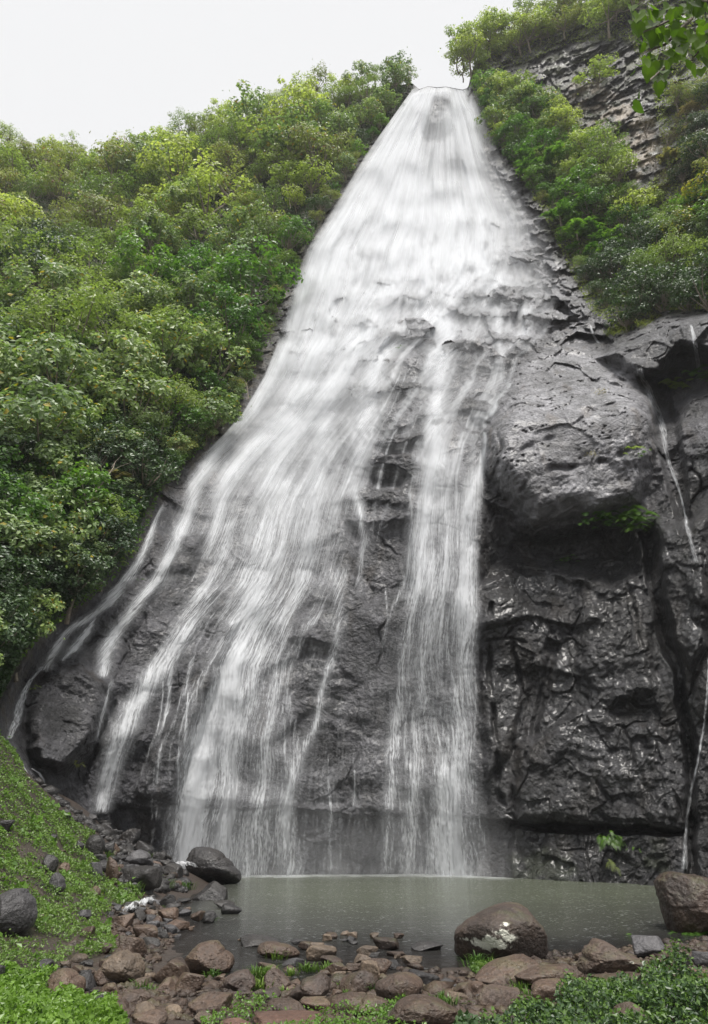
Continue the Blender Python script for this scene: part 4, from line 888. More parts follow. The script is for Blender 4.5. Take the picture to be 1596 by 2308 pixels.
 ('Z3', (598, 562, 720, 640), 'dark', 'dark oval stone in the shallows', dict(sharp=7)),
 ('Z3', (738, 528, 895, 600), 'tan', 'light brown low stone in the shallows left of the lichen boulder', {}),
 ('Z3', (622, 498, 768, 550), 'brown', 'flat wet brown stone in the middle of the shallows', {}),
 ('Z3', (815, 422, 1055, 496), 'dark', 'low dark pitted stone alone in the water, left of the lichen boulder', {}),
 ('Z3', (322, 414, 395, 448), 'dark', 'tiny dark stone alone in the water above the orange tan one', {}),
 ('Z3', (655, 836, 1190, 1100), 'brown', 'widest brown boulder of the foreground, at the bottom edge right of centre', dict(seed=221, rough=.05, shape=[(0,.8),(.05,.45),(.2,.12),(.35,0),(.6,.05),(.85,.3),(1,.55),(1,1),(.5,1),(0,1)])),
 ('Z3', (356, 836, 628, 1020), 'brown', 'grey brown triangular slab left of the widest foreground boulder', dict(shape=[(0,.9),(.25,.3),(.45,0),(.7,.1),(1,.3),(.8,.6),(.4,1)])),
 ('Z3', (272, 826, 430, 905), 'dark', 'small dark rock above the triangular slab', {}),
 ('Z3', (1076, 806, 1268, 905), 'tan', 'light brown flat stone right of the widest foreground boulder', {}),
 ('Z3', (1146, 728, 1295, 855), 'brown', 'brown wedge behind the light brown flat stone', {}),
 ('Z3', (1278, 728, 1375, 835), 'brown', 'narrow upright brown stone by the crusted rock', dict(facets=8)),
 ('Z3', (900, 762, 1105, 850), 'brown', 'low brown rock behind the widest foreground boulder', {}),
 ('Z3', (296, 588, 425, 655), 'brown', 'small brown stone on top of the squared boulder row', {}),
 ('Z3', (136, 583, 305, 688), 'brown', 'smooth grey brown stone at the water edge right of the sloping slab', {}),
]
for crop, box, kind, label, kw in BOULDERS: boulder(crop, box, kind, label, **kw)

# loose smaller stones, alike within their patch
def stones(n, region, wr, kinds, label, group, seed, name='stone'):
    r_ = np.random.default_rng(seed); reg = np.array(region, float); c = 0; tries = 0
    while c < n and tries < 4000:
        tries += 1
        x = r_.uniform(reg[:, 0].min(), reg[:, 0].max()); y = r_.uniform(reg[:, 1].min(), reg[:, 1].max())
        if sdf_poly(np.array([x]), np.array([y]), region)[0] < 0: continue
        wd = r_.uniform(*wr) ** 1.0; h_ = wd * r_.uniform(.45, .8)
        boulder('D', (x - wd / 2, y - h_ / 2, x + wd / 2, y + h_ / 2), kinds[r_.integers(len(kinds))], label, seed=int(r_.integers(1, 9999)), facets=int(r_.integers(7, 13)), sharp=float(r_.uniform(12, 30)), group=group, name=name, rough=.06); c += 1
stones(60, [(120,1800),(180,1800),(300,1870),(390,1935),(400,1960),(340,1950),(230,1890),(140,1830)], (12, 30), ['dark', 'dark', 'grey'], 'small dark stone heaped along the foot of the cliff above the rock pile', 'small stones heaped under the cliff', 1)
stones(34, [(215,1905),(330,1920),(420,1975),(400,2010),(290,2010),(220,1960)], (14, 34), ['dark', 'grey', 'dark', 'brown'], 'small wet dark stone filling the gaps of the rock pile', 'stones in the gaps of the rock pile', 2)
stones(44, [(235,2035),(330,2020),(480,2050),(500,2075),(400,2110),(300,2120),(250,2080)], (12, 32), ['dark', 'brown', 'grey'], 'small dark stone beside the little rapid and inlet', 'stones beside the little rapid', 3)
stones(46, [(130,2180),(240,2150),(330,2190),(390,2290),(250,2290),(160,2230)], (14, 34), ['brown', 'brown', 'dark', 'tan'], 'small brown stone between the near left boulders', 'stones between the near left boulders', 4)
stones(95, [(400,2200),(560,2180),(720,2190),(900,2200),(1000,2230),(1000,2300),(420,2300)], (10, 30), ['brown', 'brown', 'tan', 'dark'], 'small brown stone on the muddy near shore between the foreground boulders', 'stones on the muddy near shore', 5)
stones(18, [(540,2108),(740,2095),(900,2105),(980,2130),(930,2165),(760,2150),(560,2130)], (8, 24), ['brown', 'dark', 'tan'], 'small low stone breaking the shallow water', 'small stones in the shallow water', 6)
stones(30, [(1000,2200),(1200,2190),(1400,2180),(1300,2290),(1000,2290)], (12, 34), ['brown', 'dark', 'brown'], 'small brown stone under the leafy plants at the near right', 'stones under the near right plants', 7)
stones(16, [(60,1900),(180,1900),(200,2040),(100,2110),(40,2000)], (8, 20), ['dark', 'brown'], 'small dark stone half hidden in the green bank', 'stones half hidden in the bank', 8)

# pebbles and gravel: beyond counting
def gravel(name, regions, n, mat, size, label, seed):
    r_ = np.random.default_rng(seed); D, F = ico(1); Vs, Fs, o = [], [], 0; X, Yp = [], []
    for reg in regions:
        P = np.array(reg, float); k = n // len(regions); x = r_.uniform(P[:, 0].min(), P[:, 0].max(), k * 4); y = r_.uniform(P[:, 1].min(), P[:, 1].max(), k * 4)
        m_ = sdf_poly(x, y, reg) > 0; X.append(x[m_][:k]); Yp.append(y[m_][:k])
    x, y = np.concatenate(X), np.concatenate(Yp); d = dirs(x, y); z0 = np.full(len(x), .1)
    for _ in range(4):
        t_ = np.where(d[:, 2] < -.02, (z0 - CAM[2]) / np.minimum(d[:, 2], -.02), 22.0); q = CAM + d * np.clip(t_, 2, 26)[:, None]; z0 = .5 * z0 + .5 * ground_z(q[:, 0], q[:, 1])
    z0 = ground_z(q[:, 0], q[:, 1])
    for k in range(len(x)):
        rad = size * r_.lognormal(0, .5); V = D * (1 + .25 * r_.normal(size=(len(D), 1))) * rad * np.array([1.2, 1, .7])
        a = r_.uniform(0, 6.28); V = V @ np.array([[math.cos(a), -math.sin(a), 0], [math.sin(a), math.cos(a), 0], [0, 0, 1]]) + [q[k, 0], q[k, 1], z0[k] + rad * .15]
        Vs.append(V); Fs.append(F + o); o += len(V)
    return tag(link(name, mesh_np(name, np.concatenate(Vs), np.concatenate(Fs), ROCKM[mat], True)), label, 'gravel', None, 'stuff')
gravel('gravel', [[(240,2050),(380,2040),(400,2110),(330,2200),(420,2308),(240,2300),(260,2150)], [(380,2200),(700,2170),(1100,2190),(1250,2230),(1100,2308),(380,2308)], [(1080,2150),(1596,2110),(1596,2230),(1100,2220)]], 5200, 'brown', .030, 'brown pebbles and gravel on the muddy near shore', 71)
gravel('gravel', [[(60,1745),(130,1790),(220,1840),(330,1910),(420,1960),(420,2010),(300,2010),(220,1930),(120,1850)]], 2600, 'dark', .055, 'dark broken stone chips along the foot of the cliff on the left', 72)

# ------------------------------------------------------------------ leaves
def leaf_quads(C, Nrm, L, W, seed, aim=None):
    """one rhombic leaf per centre; Nrm = facing, L, W = length and width, aim = direction of the tip"""
    r_ = np.random.default_rng(seed); n = len(C)
    Nrm = Nrm / (np.linalg.norm(Nrm, axis=1)[:, None] + 1e-9)
    t = r_.normal(size=(n, 3)) if aim is None else aim
    t = t - (t * Nrm).sum(1)[:, None] * Nrm; t /= np.linalg.norm(t, axis=1)[:, None] + 1e-9
    b = np.cross(Nrm, t); L = np.broadcast_to(L, n)[:, None]; W = np.broadcast_to(W, n)[:, None]
    V = np.stack([C - t * L * .5, C + b * W * .5 - t * L * .08 + Nrm * L * .10, C + t * L * .5, C - b * W * .5 - t * L * .08 + Nrm * L * .10], 1).reshape(-1, 3)
    F = np.arange(n * 4).reshape(n, 4)
    rnd = np.repeat(r_.random(n), 4)
    return V, F, rnd
def tube_np(pts, rad, k=5):
    pts = np.array(pts, float); rad = np.array(rad, float); n = len(pts)
    T = np.gradient(pts, axis=0); T /= np.linalg.norm(T, axis=1)[:, None] + 1e-9
    A = np.cross(T, [.31, .17, .93]); A /= np.linalg.norm(A, axis=1)[:, None] + 1e-9; B = np.cross(T, A)
    th = np.arange(k) * 2 * math.pi / k
    V = (pts[:, None] + rad[:, None, None] * (np.cos(th)[None, :, None] * A[:, None] + np.sin(th)[None, :, None] * B[:, None])).reshape(-1, 3)
    F = []
    for i in range(n - 1):
        for j in range(k): F.append((i * k + j, i * k + (j + 1) % k, (i + 1) * k + (j + 1) % k, (i + 1) * k + j))
    return V, np.array(F)
def join(parts):
    V, F, o = [], [], 0
    for v, f in parts: V.append(v); F.append(f + o); o += len(v)
    return np.concatenate(V), np.concatenate(F)

def crown_proto(seed, mat, clumps=26, per=62, leaf=.085, flat=.8, aspect=.62, spread=1.0, droop=0.0, name='crown'):
    """unit crown: radius about 1, foot of the trunk at the origin, crown centre at z = 1.05"""
    r_ = np.random.default_rng(seed); cen = []
    while len(cen) < clumps:
        p = r_.normal(size=3); p /= np.linalg.norm(p); p *= r_.uniform(.35, 1.12) ** .7
        if p[2] < -.45: continue
        p = p * np.array([1, 1, flat]) * spread + r_.normal(size=3) * .05
        if all(np.linalg.norm(p - q) > .22 for q in cen) or r_.random() < .15: cen.append(p)
    cen = np.array(cen); top = np.array([0, 0, 1.05])
    Vt = []
    base = np.array([0, 0, -.5]); fork = np.array([r_.normal() * .08, r_.normal() * .08, .35])
    Vt.append(tube_np([base, (base + fork) / 2 + r_.normal(size=3) * .03, fork], [.07, .058, .046]))
    for c in cen[::2]:
        e_ = top + c * .92; m_ = fork * .5 + e_ * .5 + np.array([0, 0, -.08]) + r_.normal(size=3) * .06
        Vt.append(tube_np([fork, m_, e_], [.034, .020, .008], 4))
    C, Nn = [], []
    for c in cen:
        rr = r_.uniform(.13, .33); k = int(per * (rr / .25) ** 1.6)
        d = r_.normal(size=(k, 3)); d /= np.linalg.norm(d, axis=1)[:, None]
        q = d * rr * r_.uniform(.3, 1.0, (k, 1)) ** .5 * np.array([1.15, 1.15, .75])
        C.append(top + c + q); Nn.append(d * .7 + c[None] * .6 + np.array([0, 0, .75]) + r_.normal(size=(k, 3)) * .42)
    k = int(clumps * 6); d = r_.normal(size=(k, 3)) * .42; C.append(top + d * np.array([1, 1, flat])); Nn.append(r_.normal(size=(k, 3)) + [0, 0, .8])
    C = np.concatenate(C); Nn = np.concatenate(Nn); s = 1.22 * leaf * r_.uniform(.6, 1.35, len(C))
    aim = None
    if droop: aim = r_.normal(size=C.shape) * .5 + np.array([0, 0, -droop])
    V, F, rnd = leaf_quads(C, Nn, s, s * aspect, seed, aim)
    me = mesh_np(name, V, F, M_leafs[mat], False, {'rnd': rnd})
    tv, tf = join(Vt); tm = mesh_np('trunk', tv, tf, M_bark)
    return me, tm

def strap_proto(seed, mat, n=34, per=16, L=.34):
    """a bank of rosettes of long strap leaves"""
    r_ = np.random.default_rng(seed); V, F, rn, o = [], [], [], 0
    for i in range(n):
        d = r_.normal(size=3); d /= np.linalg.norm(d); d[2] = abs(d[2]); c = d * r_.uniform(.3, .85) * np.array([1, 1, .8]) + [0, 0, .5]
        for j in range(per):
            a = r_.uniform(0, 6.28); el = r_.uniform(.1, 1.1); l = L * r_.uniform(.7, 1.2); w_ = l * .10
            h = np.array([math.cos(a), math.sin(a), 0]); up = np.array([0, 0, 1.0]); s = np.cross(h, up)
            p0 = c; p1 = c + (h * math.cos(el) + up * math.sin(el)) * l * .55; p2 = p1 + (h * .9 - up * .35) * l * .45
            V += [p0 - s * w_ * .4, p0 + s * w_ * .4, p1 + s * w_, p1 - s * w_, p2 + s * w_ * .1, p2 - s * w_ * .1]
            F += [(o, o + 1, o + 2, o + 3), (o + 3, o + 2, o + 4, o + 5)]; rn += [r_.random()] * 6; o += 6
    me = mesh_np('crown', np.array(V), np.array(F), M_leafs[mat], False, {'rnd': rn})
    tv, tf = tube_np([(0, 0, -.5), (.02, 0, .1), (0, .03, .6)], [.06, .05, .03]); return me, mesh_np('trunk', tv, tf, M_bark)

PROTO = {
 'broad': [crown_proto(s, 'broad', 26, 60, .105) for s in (1, 2, 3, 4)],
 'fine': [crown_proto(s, 'fine', 30, 82, .072, aspect=.5) for s in (5, 6, 7)],
 'olive': [crown_proto(s, 'olive', 26, 55, .085, .7) for s in (8, 9, 10)],
 'dark': [crown_proto(s, 'dark', 30, 72, .085, .85) for s in (11, 12)],
 'lush': [crown_proto(s, 'lush', 26, 62, .10, .85) for s in (13, 14, 15)],
 'sunny': [crown_proto(s, 'sunny', 24, 55, .10, .75) for s in (16, 17, 18)],
 'sparse': [crown_proto(s, 'sunny', 14, 34, .11, .9, spread=1.15) for s in (19, 20)],
 'bleached': [crown_proto(s, 'fine', 22, 60, .09, .7) for s in (21,)],
 'yellow': [crown_proto(23, 'yellow', 22, 42, .12, .8)],
 'strap': [strap_proto(s, 'lush') for s in (24, 25, 26)],
 'rust': [crown_proto(s, 'rust', 24, 60, .07, .6, aspect=.25) for s in (27, 28)],
 'grassy': [strap_proto(s, 'dry', 26, 22, .42) for s in (29, 30)],
}
used = set(); TREES = []
def plant(px, py, rad, kind, label, cat='tree', group=None, name='tree', lean=0.0, drop=.25, var=None, tall=1.0):
    """a tree or bush rooted on the slope behind (px, py); rad in metres"""
    P = at(px, py, np.array(float(surf_Y(px, py)))); protos = PROTO[kind]; k = int(rng.integers(len(protos))) if var is None else var
    cm, tm = protos[k]
    e = bpy.data.objects.new(name, None); COL.objects.link(e); e.location = Vector(P) + Vector((0, -.35 * rad, -(.55 + drop) * rad))
    e.rotation_euler = (R(18) + rng.normal() * .08, lean + rng.normal() * .08, rng.uniform(0, 6.28) if kind not in () else 0)
    e.rotation_mode = 'ZYX'
    s = rad; e.scale = (s * rng.uniform(.9, 1.15), s * rng.uniform(.9, 1.15), s * tall * rng.uniform(.85, 1.15))
    tag(e, label, cat, group)
    c = bpy.data.objects.new('crown', cm); COL.objects.link(c); c.parent = e
    t_ = bpy.data.objects.new('trunk', tm); COL.objects.link(t_); t_.parent = e
    TREES.append((px, py)); return e

def cover(poly, spacing, seed):
    """blue-noise like photo points inside a polygon; spacing(x, y) in photo units"""
    r_ = np.random.default_rng(seed); P = np.array(poly, float); out = []
    lo, hi = P.min(0), P.max(0)
    cand = np.c_[r_.uniform(lo[0], hi[0], 9000), r_.uniform(lo[1], hi[1], 9000)]
    cand = cand[sdf_poly(cand[:, 0], cand[:, 1], poly) > 0]
    for x, y in cand:
        d = spacing(x, y)
        if all((x - a) ** 2 + (y - b) ** 2 > d * d for a, b in out): out.append((x, y))
    out.sort(key=lambda q: q[1]); return out
def slant(px, py):
    return float(np.linalg.norm(at(px, py, np.array(float(surf_Y(px, py)))) - CAM))

PATCH = [
 # polygon, radius m, spacing factor, kinds, label, group
 ([(-60,310),(100,318),(260,350),(400,312),(500,265),(600,240),(700,215),(780,195),(800,230),(700,265),(600,290),(500,320),(400,360),(270,390),(100,380),(-60,375)], 2.02, 0.89,
   ['sunny','sunny','olive','fine'], 'small tree on the skyline of the left ridge', 'trees on the skyline of the left ridge'),
 ([(800,190),(860,178),(925,172),(925,200),(870,250),(830,300),(790,340),(740,300),(740,250)], 2.02, 0.87, ['broad','fine','broad'], 'leafy tree on the ridge just left of the top of the falls', 'trees just left of the top of the falls'),
 ([(-60,375),(100,380),(270,400),(330,400),(330,520),(180,560),(-60,560)], 2.22, 0.95, ['olive','olive','sunny','fine'], 'olive coloured bushy tree on the sunny upper left slope', 'trees on the sunny upper left slope'),
 ([(340,390),(500,325),(600,300),(740,270),(780,350),(700,440),(600,560),(340,560)], 2.22, 0.95, ['fine','broad','sunny','olive'], 'green tree in the middle of the upper slope left of the falls', 'trees on the upper slope left of the falls'),
 ([(-60,560),(330,560),(330,760),(200,800),(-60,800)], 2.22, 0.95, ['fine','dark','sunny','broad','fine'], 'green tree on the middle slope near the left edge', 'trees on the middle slope near the left edge'),
 ([(340,560),(600,560),(660,560),(620,640),(580,720),(560,800),(340,800)], 2.02, 0.92, ['broad','fine','broad','lush'], 'leafy tree on the middle slope beside the falls', 'trees on the middle slope beside the falls'),
 ([(-60,800),(560,800),(530,860),(480,950),(420,1020),(-60,1020)], 1.63, 0.89, ['broad','broad','lush','fine'], 'light green broad leaved tree on the lower slope left of the falls', 'broad leaved trees on the lower slope'),
 ([(-60,1020),(410,1020),(350,1080),(300,1150),(260,1230),(-60,1230)], 1.30, 0.89, ['broad','dark','broad','lush'], 'broad leaved bush on the steep bank above the foot of the cliff', 'bushes on the steep bank'),
 ([(-60,1230),(250,1230),(190,1310),(130,1370),(70,1420),(30,1480),(-60,1500)], 0.96, 0.92, ['dark','broad','dark'], 'dark leafy bush hanging at the lower left beside the rock', 'dark bushes at the lower left'),
 ([(1020,150),(1040,120),(1100,75),(1180,40),(1290,10),(1290,60),(1230,95),(1150,120),(1080,170),(1040,190)], 1.45, 0.92, ['sunny','sunny','olive','sparse'], 'pale green tree on the clifftop right of the falls', 'trees on the clifftop right of the falls'),
 ([(1290,0),(1420,0),(1430,90),(1350,100),(1260,90)], 1.74, 1.15, ['sunny','olive'], 'light green bush on the rock terraces at the top right', 'bushes on the top right terraces'),
 ([(1070,190),(1170,190),(1240,260),(1300,330),(1280,420),(1180,400),(1120,310)], 1.17, 0.84, ['lush','sunny','broad'], 'bright green bush on the cliff just right of the upper falls', 'bushes right of the upper falls'),
 ([(1150,340),(1270,370),(1330,460),(1400,560),(1380,600),(1290,560),(1230,470)], 1.44, 0.80, ['strap','strap','lush'], 'dense rosettes of long green strap leaves on the cliff right of the falls', 'strap leaved plants on the cliff'),
 ([(1290,330),(1400,330),(1480,400),(1500,480),(1400,520),(1330,450)], 1.44, 1.09, ['sunny','lush','fine'], 'small bright tree clinging to the cliff below the beige rock columns', 'small trees below the beige columns'),
 ([(1300,600),(1400,590),(1600,540),(1660,560),(1660,690),(1500,700),(1400,725),(1340,690)], 1.27, 0.84, ['dark','dark','fine','dark'], 'dark green bush above the rounded rock brow on the right', 'dark bushes above the rock brow'),
 ([(1400,520),(1500,480),(1660,440),(1660,550),(1500,560),(1420,580)], 1.54, 0.96, ['dark','lush','fine'], 'green bush under the cliff at the right edge, halfway up', 'bushes under the cliff at the right edge'),
 ([(1480,230),(1660,200),(1660,430),(1560,440),(1490,380)], 1.01, 1.03, ['olive','dark','rust','grassy'], 'scrubby bush on the brown cliff at the upper right', 'scrub on the brown upper right cliff'),
]
for i, (poly, rad, sf, kinds, label, group) in enumerate(PATCH):
    pts = cover(poly, lambda x, y: rad * FPX / slant(x, y) * sf, 400 + i)
    shrub = 'bush' in label or 'rosette' in label
    for x, y in pts:
        if sdf_poly(np.array([x]), np.array([y]), [(1080,160),(1200,128),(1290,85),(1440,70),(1520,200),(1540,380),(1440,440),(1370,340),(1280,270),(1180,200),(1090,205)])[0] > -6 and rng.random() < .93: continue
        plant(x, y, rad * rng.choice([.6, .8, .95, 1.15, 1.4]) * (.62 if 'skyline' in label or 'just left of the top' in label else 1), kinds[int(rng.integers(len(kinds)))], label, 'bush' if shrub else 'tree', group, 'bush' if shrub else 'tree', drop=.55 if y > 330 else .2)
import collections; print('COUNT', collections.Counter(o['category'] for o in COL.objects if o.get('category') in ('tree', 'bush')))
# ones the photo singles out
SING = [
 (287, 400, 2.5, 'dark', 'very dark round tree alone on the upper left slope', 'tree', 0),
 (410, 500, 2.6, 'broad', 'tall light green tree standing proud in the middle of the left slope', 'tree', 1),
 (580, 545, 2.4, 'broad', 'wide pale leaved tree above the left edge of the falls', 'tree', 2),
 (430, 470, 2.2, 'bleached', 'grey green feathery tree high on the left slope', 'tree', 0),
 (530, 730, 1.9, 'broad', 'pale broad leaved tree nearest the left edge of the falls, halfway up', 'tree', 3),
 (168, 330, 1.1, 'sparse', 'thin see through tree rising above the left skyline', 'tree', 0),
 (1050, 128, 1.1, 'sparse', 'wispy tree leaning over the gap at the top of the falls', 'tree', 1),
 (1112, 82, 1.1, 'sparse', 'sparse tree with single leaves against the white sky', 'tree', 0),
 (1530, 560, 1.5, 'yellow', 'bush with yellow leaves at the right edge', 'bush', 0),
 (1430, 640, 1.2, 'bleached', 'grey leaved bush above the dark bushes on the right', 'bush', 0),
 (1335, 190, 1.7, 'sunny', 'bright yellow green tree standing in front of the beige rock columns', 'tree', 2),
 (240, 1190, 1.1, 'bleached', 'grey leaved bush hanging over the lower left bank', 'bush', 0),
 (1590, 470, 1.6, 'yellow', 'tall yellow green bush cut by the right edge of the photo', 'bush', 0),
]
for x, y, r_, k, lab, cat, var in SING: plant(x, y, r_, k, lab, cat, None, cat, var=var, drop=.3)
for x, y in [(1490,420),(1530,400),(1560,350),(1470,370),(1450,300),(1500,330)]: plant(x, y, 1.0, 'rust', 'dry brown twiggy scrub on the cliff at the right', 'bush', 'dry brown scrub on the cliff', 'bush', drop=.3)
for x, y in [(1480,440),(1500,360),(1550,300),(1590,330)]: plant(x, y, .9, 'grassy', 'tuft of pale dry grass on the brown cliff at the upper right', 'grass tuft', 'pale grass on the brown cliff', 'grass_tuft', drop=.3)
plant(272, 1085, .9, 'grassy', 'hanging tuft of dry straw coloured grass at the edge of the green bank', 'grass tuft', None, 'grass_tuft', drop=.2)

for y in np.arange(225, 1060, 21.0):
    x = np.interp(y, LE[:, 0], LE[:, 1]) - (16 if y < 620 else 34)
    plant(x + rng.normal() * 4, y, rng.uniform(.55, 1.0) * (1.15 if y < 500 else .8), ['broad', 'lush', 'dark', 'broad', 'olive'][int(rng.integers(5))], 'low bush leaning over the very edge of the falls on its left side', 'bush', 'bushes along the left edge of the falls', 'bush', drop=.35)
for y in np.arange(215, 470, 24.0):
    x = np.interp(y, RE[:, 0], RE[:, 1]) + 12
    plant(x, y, rng.uniform(.6, .95), ['lush', 'olive', 'sunny'][int(rng.integers(3))], 'low bush clinging to the rock along the right side of the upper falls', 'bush', 'bushes along the right side of the upper falls', 'bush', drop=.35)
# undergrowth between the trees
BARE = [(1080,165),(1200,135),(1290,95),(1420,90),(1470,200),(1500,380),(1440,430),(1370,330),(1280,260),(1180,190),(1090,200)]
def undergrowth(name, poly, n, mat, size, label, seed, out=.25, offset=.1):
    r_ = np.random.default_rng(seed); P = np.array(poly, float)
    x = r_.uniform(P[:, 0].min(), P[:, 0].max(), n * 3); y = r_.uniform(P[:, 1].min(), P[:, 1].max(), n * 3)
    m = sdf_poly(x, y, poly) > 0
    if seed == 512: m &= (sdf_poly(x, y, BARE) < 0) & (sdf_poly(x, y, TANR) < 8)
    x, y = x[m][:n], y[m][:n]
    Y = surf_Y(x, y); C = at(x, y, Y); d = C - CAM; dist = np.linalg.norm(d, axis=1)
    cl = noise3(C * .9, 501); C = C - d / dist[:, None] * (offset + out * np.clip(cl + .4, 0, 1)[:, None] * 2 + r_.uniform(0, out, (len(C), 1)))
    Nn = np.tile([0, -.45, .75], (len(C), 1)) + r_.normal(size=C.shape) * .55
    L = size * r_.uniform(.6, 1.4, len(C)); V, F, rnd = leaf_quads(C, Nn, L, L * .6, seed)
    rnd = np.clip(rnd * .6 + .4 * np.repeat(np.clip(cl * 1.2 + .5, 0, 1), 4), 0, .94)
    return tag(link(name, mesh_np(name, V, F, M_leafs[mat], False, {'rnd': rnd})), label, 'undergrowth', None, 'stuff')
HILLP = [(-60,335),(270,355),(400,335),(500,290),(700,240),(850,198),(935,190),(925,225),(860,285),(815,340),(765,410),(715,480),(670,560),(640,630),(605,700),(585,740),(565,800),(540,855),(495,930),(450,1000),(410,1045),(370,1085),(340,1120),(322,1160),(300,1210),(270,1260),(220,1315),(160,1365),(90,1415),(50,1470),(20,1530),(-10,1590),(-60,1600)]
undergrowth('undergrowth', HILLP, 100000, 'dark', .20, 'low green undergrowth covering the left slope between the trees', 511, .45)  # dark leaf colour paints deeper shade into the gaps between crowns
undergrowth('undergrowth', [(1060,160),(1300,20),(1600,-60),(1700,0),(1700,690),(1480,700),(1390,738),(1330,700),(1290,620),(1215,460),(1170,400),(1110,300),(1070,230)], 34000, 'olive', .17, 'low scrub clinging to the cliff on the right of the falls', 512, .3)
undergrowth('edge_plants', [(600,690),(640,700),(600,780),(560,860),(500,960),(420,1050),(360,1110),(335,1190),(300,1260),(230,1330),(150,1390),(80,1450),(40,1500),(20,1480),(90,1410),(200,1310),(280,1220),(320,1120),(400,1020),(480,920),(540,840)], 9000, 'lush', .14, 'low bright plants along the edge between the left slope and the wet rock', 513, .2)

# the leaning bare trunk near the left edge and a few pale stems
def stem(px0, py0, px1, py1, r0, label, group=None, fork=True, out=1.6):
    A = at(px0, py0, np.array(float(surf_Y(px0, py0)) - out)); B = at(px1, py1, np.array(float(surf_Y(px1, py1)) - out * 1.1))
    mid = (A + B) / 2 + np.array([.12, 0, .1]); parts = [tube_np([A, (A + mid) / 2, mid, (mid + B) / 2 + [.05, 0, 0], B], [r0, r0 * .9, r0 * .75, r0 * .6, r0 * .3], 6)]
    if fork:
        for q in (.35, .6, .8):
            S = A + (B - A) * q; E = S + (B - A) * .25 + np.array([rng.normal() * .5, rng.normal() * .3, .3]); parts.append(tube_np([S, (S + E) / 2 + [0, 0, .06], E], [r0 * .45, r0 * .3, r0 * .12], 4))
    v, f = join(parts); return tag(link('bare_trunk', mesh_np('bare_trunk', v, f, M_bark)), label, 'trunk', group)
stem(12, 790, 70, 590, .09, 'pale bare trunk leaning to the right near the left edge')
for a in [(655,470,640,410),(690,420,700,370),(500,560,520,500),(310,600,300,540),(560,900,545,850),(215,1110,260,1040)]: stem(*a, .035, 'thin pale bare stem showing between the trees of the left slope', 'thin bare stems on the left slope', out=1.9)

# ------------------------------------------------------------------ hanging ferns and small plants on the rock
def fern(px, py, size, n, mat, label, seed, on='cliff', group=None, name='fern', hang=.8, cat=None, width=1.0, out=.12, blade=False):
    """arching fronds with paired leaflets, rooted at a photo point; size = frond length in metres"""
    r_ = np.random.default_rng(seed)
    if on == 'cliff': P = at(px, py, np.array(float(surf_Y(px, py)) - out))
    else: P = hit(px, py)
    V, F, rn, o = [], [], [], 0
    for i in range(n):
        a = r_.uniform(-1, 1) * 1.4; root = P + np.array([r_.normal() * size * .45 * width, -abs(r_.normal()) * size * .1, r_.normal() * size * (.25 if on == 'cliff' else .03)])
        h = np.array([math.sin(a), -math.cos(a) * .8, 0]); l = size * r_.uniform(.6, 1.15); k = 17; T = np.linspace(0, 1, k)
        pts = root + h * (l * T * .8)[:, None] + np.array([0, 0, 1])[None] * (l * (.55 * T - hang * T ** 2))[:, None]; col = r_.random()
        for j in range(1, k):
            t = pts[j] - pts[j - 1]; t /= np.linalg.norm(t) + 1e-9; s = np.cross(t, [0, 0, 1.0]); s /= np.linalg.norm(s) + 1e-9
            w_ = l * .20 * math.sin(min(1, 1.15 - T[j]) * 2.4) * (1 if T[j] < .97 else .3)
            if blade: w_ = l * .045 * (1.1 - T[j])
            for sg in (-1, 1):
                tip = pts[j] + s * sg * w_ + t * w_ * .35 - np.array([0, 0, w_ * .15]); q = t * l * (.012 if blade else .022)
                V += [pts[j] - q, pts[j] + q, tip + q * .3, tip - q * .3]; F.append((o, o + 1, o + 2, o + 3)); rn += [col * .8 + .1 * r_.random()] * 4; o += 4
    return tag(link(name, mesh_np(name, np.array(V), np.array(F), M_leafs[mat], False, {'rnd': rn})), label, cat or name, group)
fern(1360, 1175, .85, 40, 'lush', 'leafy ferns hanging in the shade under the pale rock overhang', 1, width=1.9, out=.9)
fern(1430, 1170, 1.0, 34, 'lush', 'ferns hanging at the right end under the pale rock overhang', 2, width=.9, out=.9)
fern(1285, 1262, .5, 14, 'lush', 'small fern on the dark wall below the overhang', 3)
fern(1375, 1893, .42, 60, 'lush', 'green fern clump growing on the low wall above the pond', 4, hang=1.0, width=1.1, out=.3)
fern(1380, 1950, .35, 14, 'olive', 'brownish fern trailing below the green clump on the low wall', 5, hang=1.2, width=.6)
fern(1430, 1918, .18, 6, 'lush', 'tiny fern right of the green clump on the low wall', 6)
fern(1530, 870, .9, 24, 'sunny', 'fern tuft in the hollow under the rock brow', 7)
fern(1583, 850, .9, 24, 'lush', 'strap leaved fern at the right edge under the rock brow', 8)
fern(1425, 1015, .45, 8, 'sunny', 'small fern on the shaded side of the pale rock overhang', 9)
fern(1450, 1020, .4, 6, 'lush', 'tiny fern at the right corner of the pale rock overhang', 10)
fern(1335, 1025, .32, 40, 'dry', 'little dry grass tuft on the face of the pale rock overhang', 11, blade=True, name='grass_tuft', cat='grass tuft')
fern(1350, 885, .42, 46, 'dry', 'pale grass tuft in a crack on top of the pale rock overhang', 12, blade=True, name='grass_tuft', cat='grass tuft')
fern(905, 785, .3, 12, 'lush', 'moss patch on a block in the middle of the falls', 13, name='moss_clump', cat='moss')
fern(265, 1255, .6, 30, 'sunny', 'bright ferns at the edge of the lower left bank', 14, width=1.3)
fern(285, 1130, .5, 22, 'lush', 'ferns beside the dry straw coloured grass', 15, width=1.2)
fern(318, 1308, .2, 6, 'lush', 'tiny plant growing on wet rock between two left streams', 16)
fern(445, 1010, .4, 16, 'lush', 'ferns where the left slope meets the spray of the falls', 17)
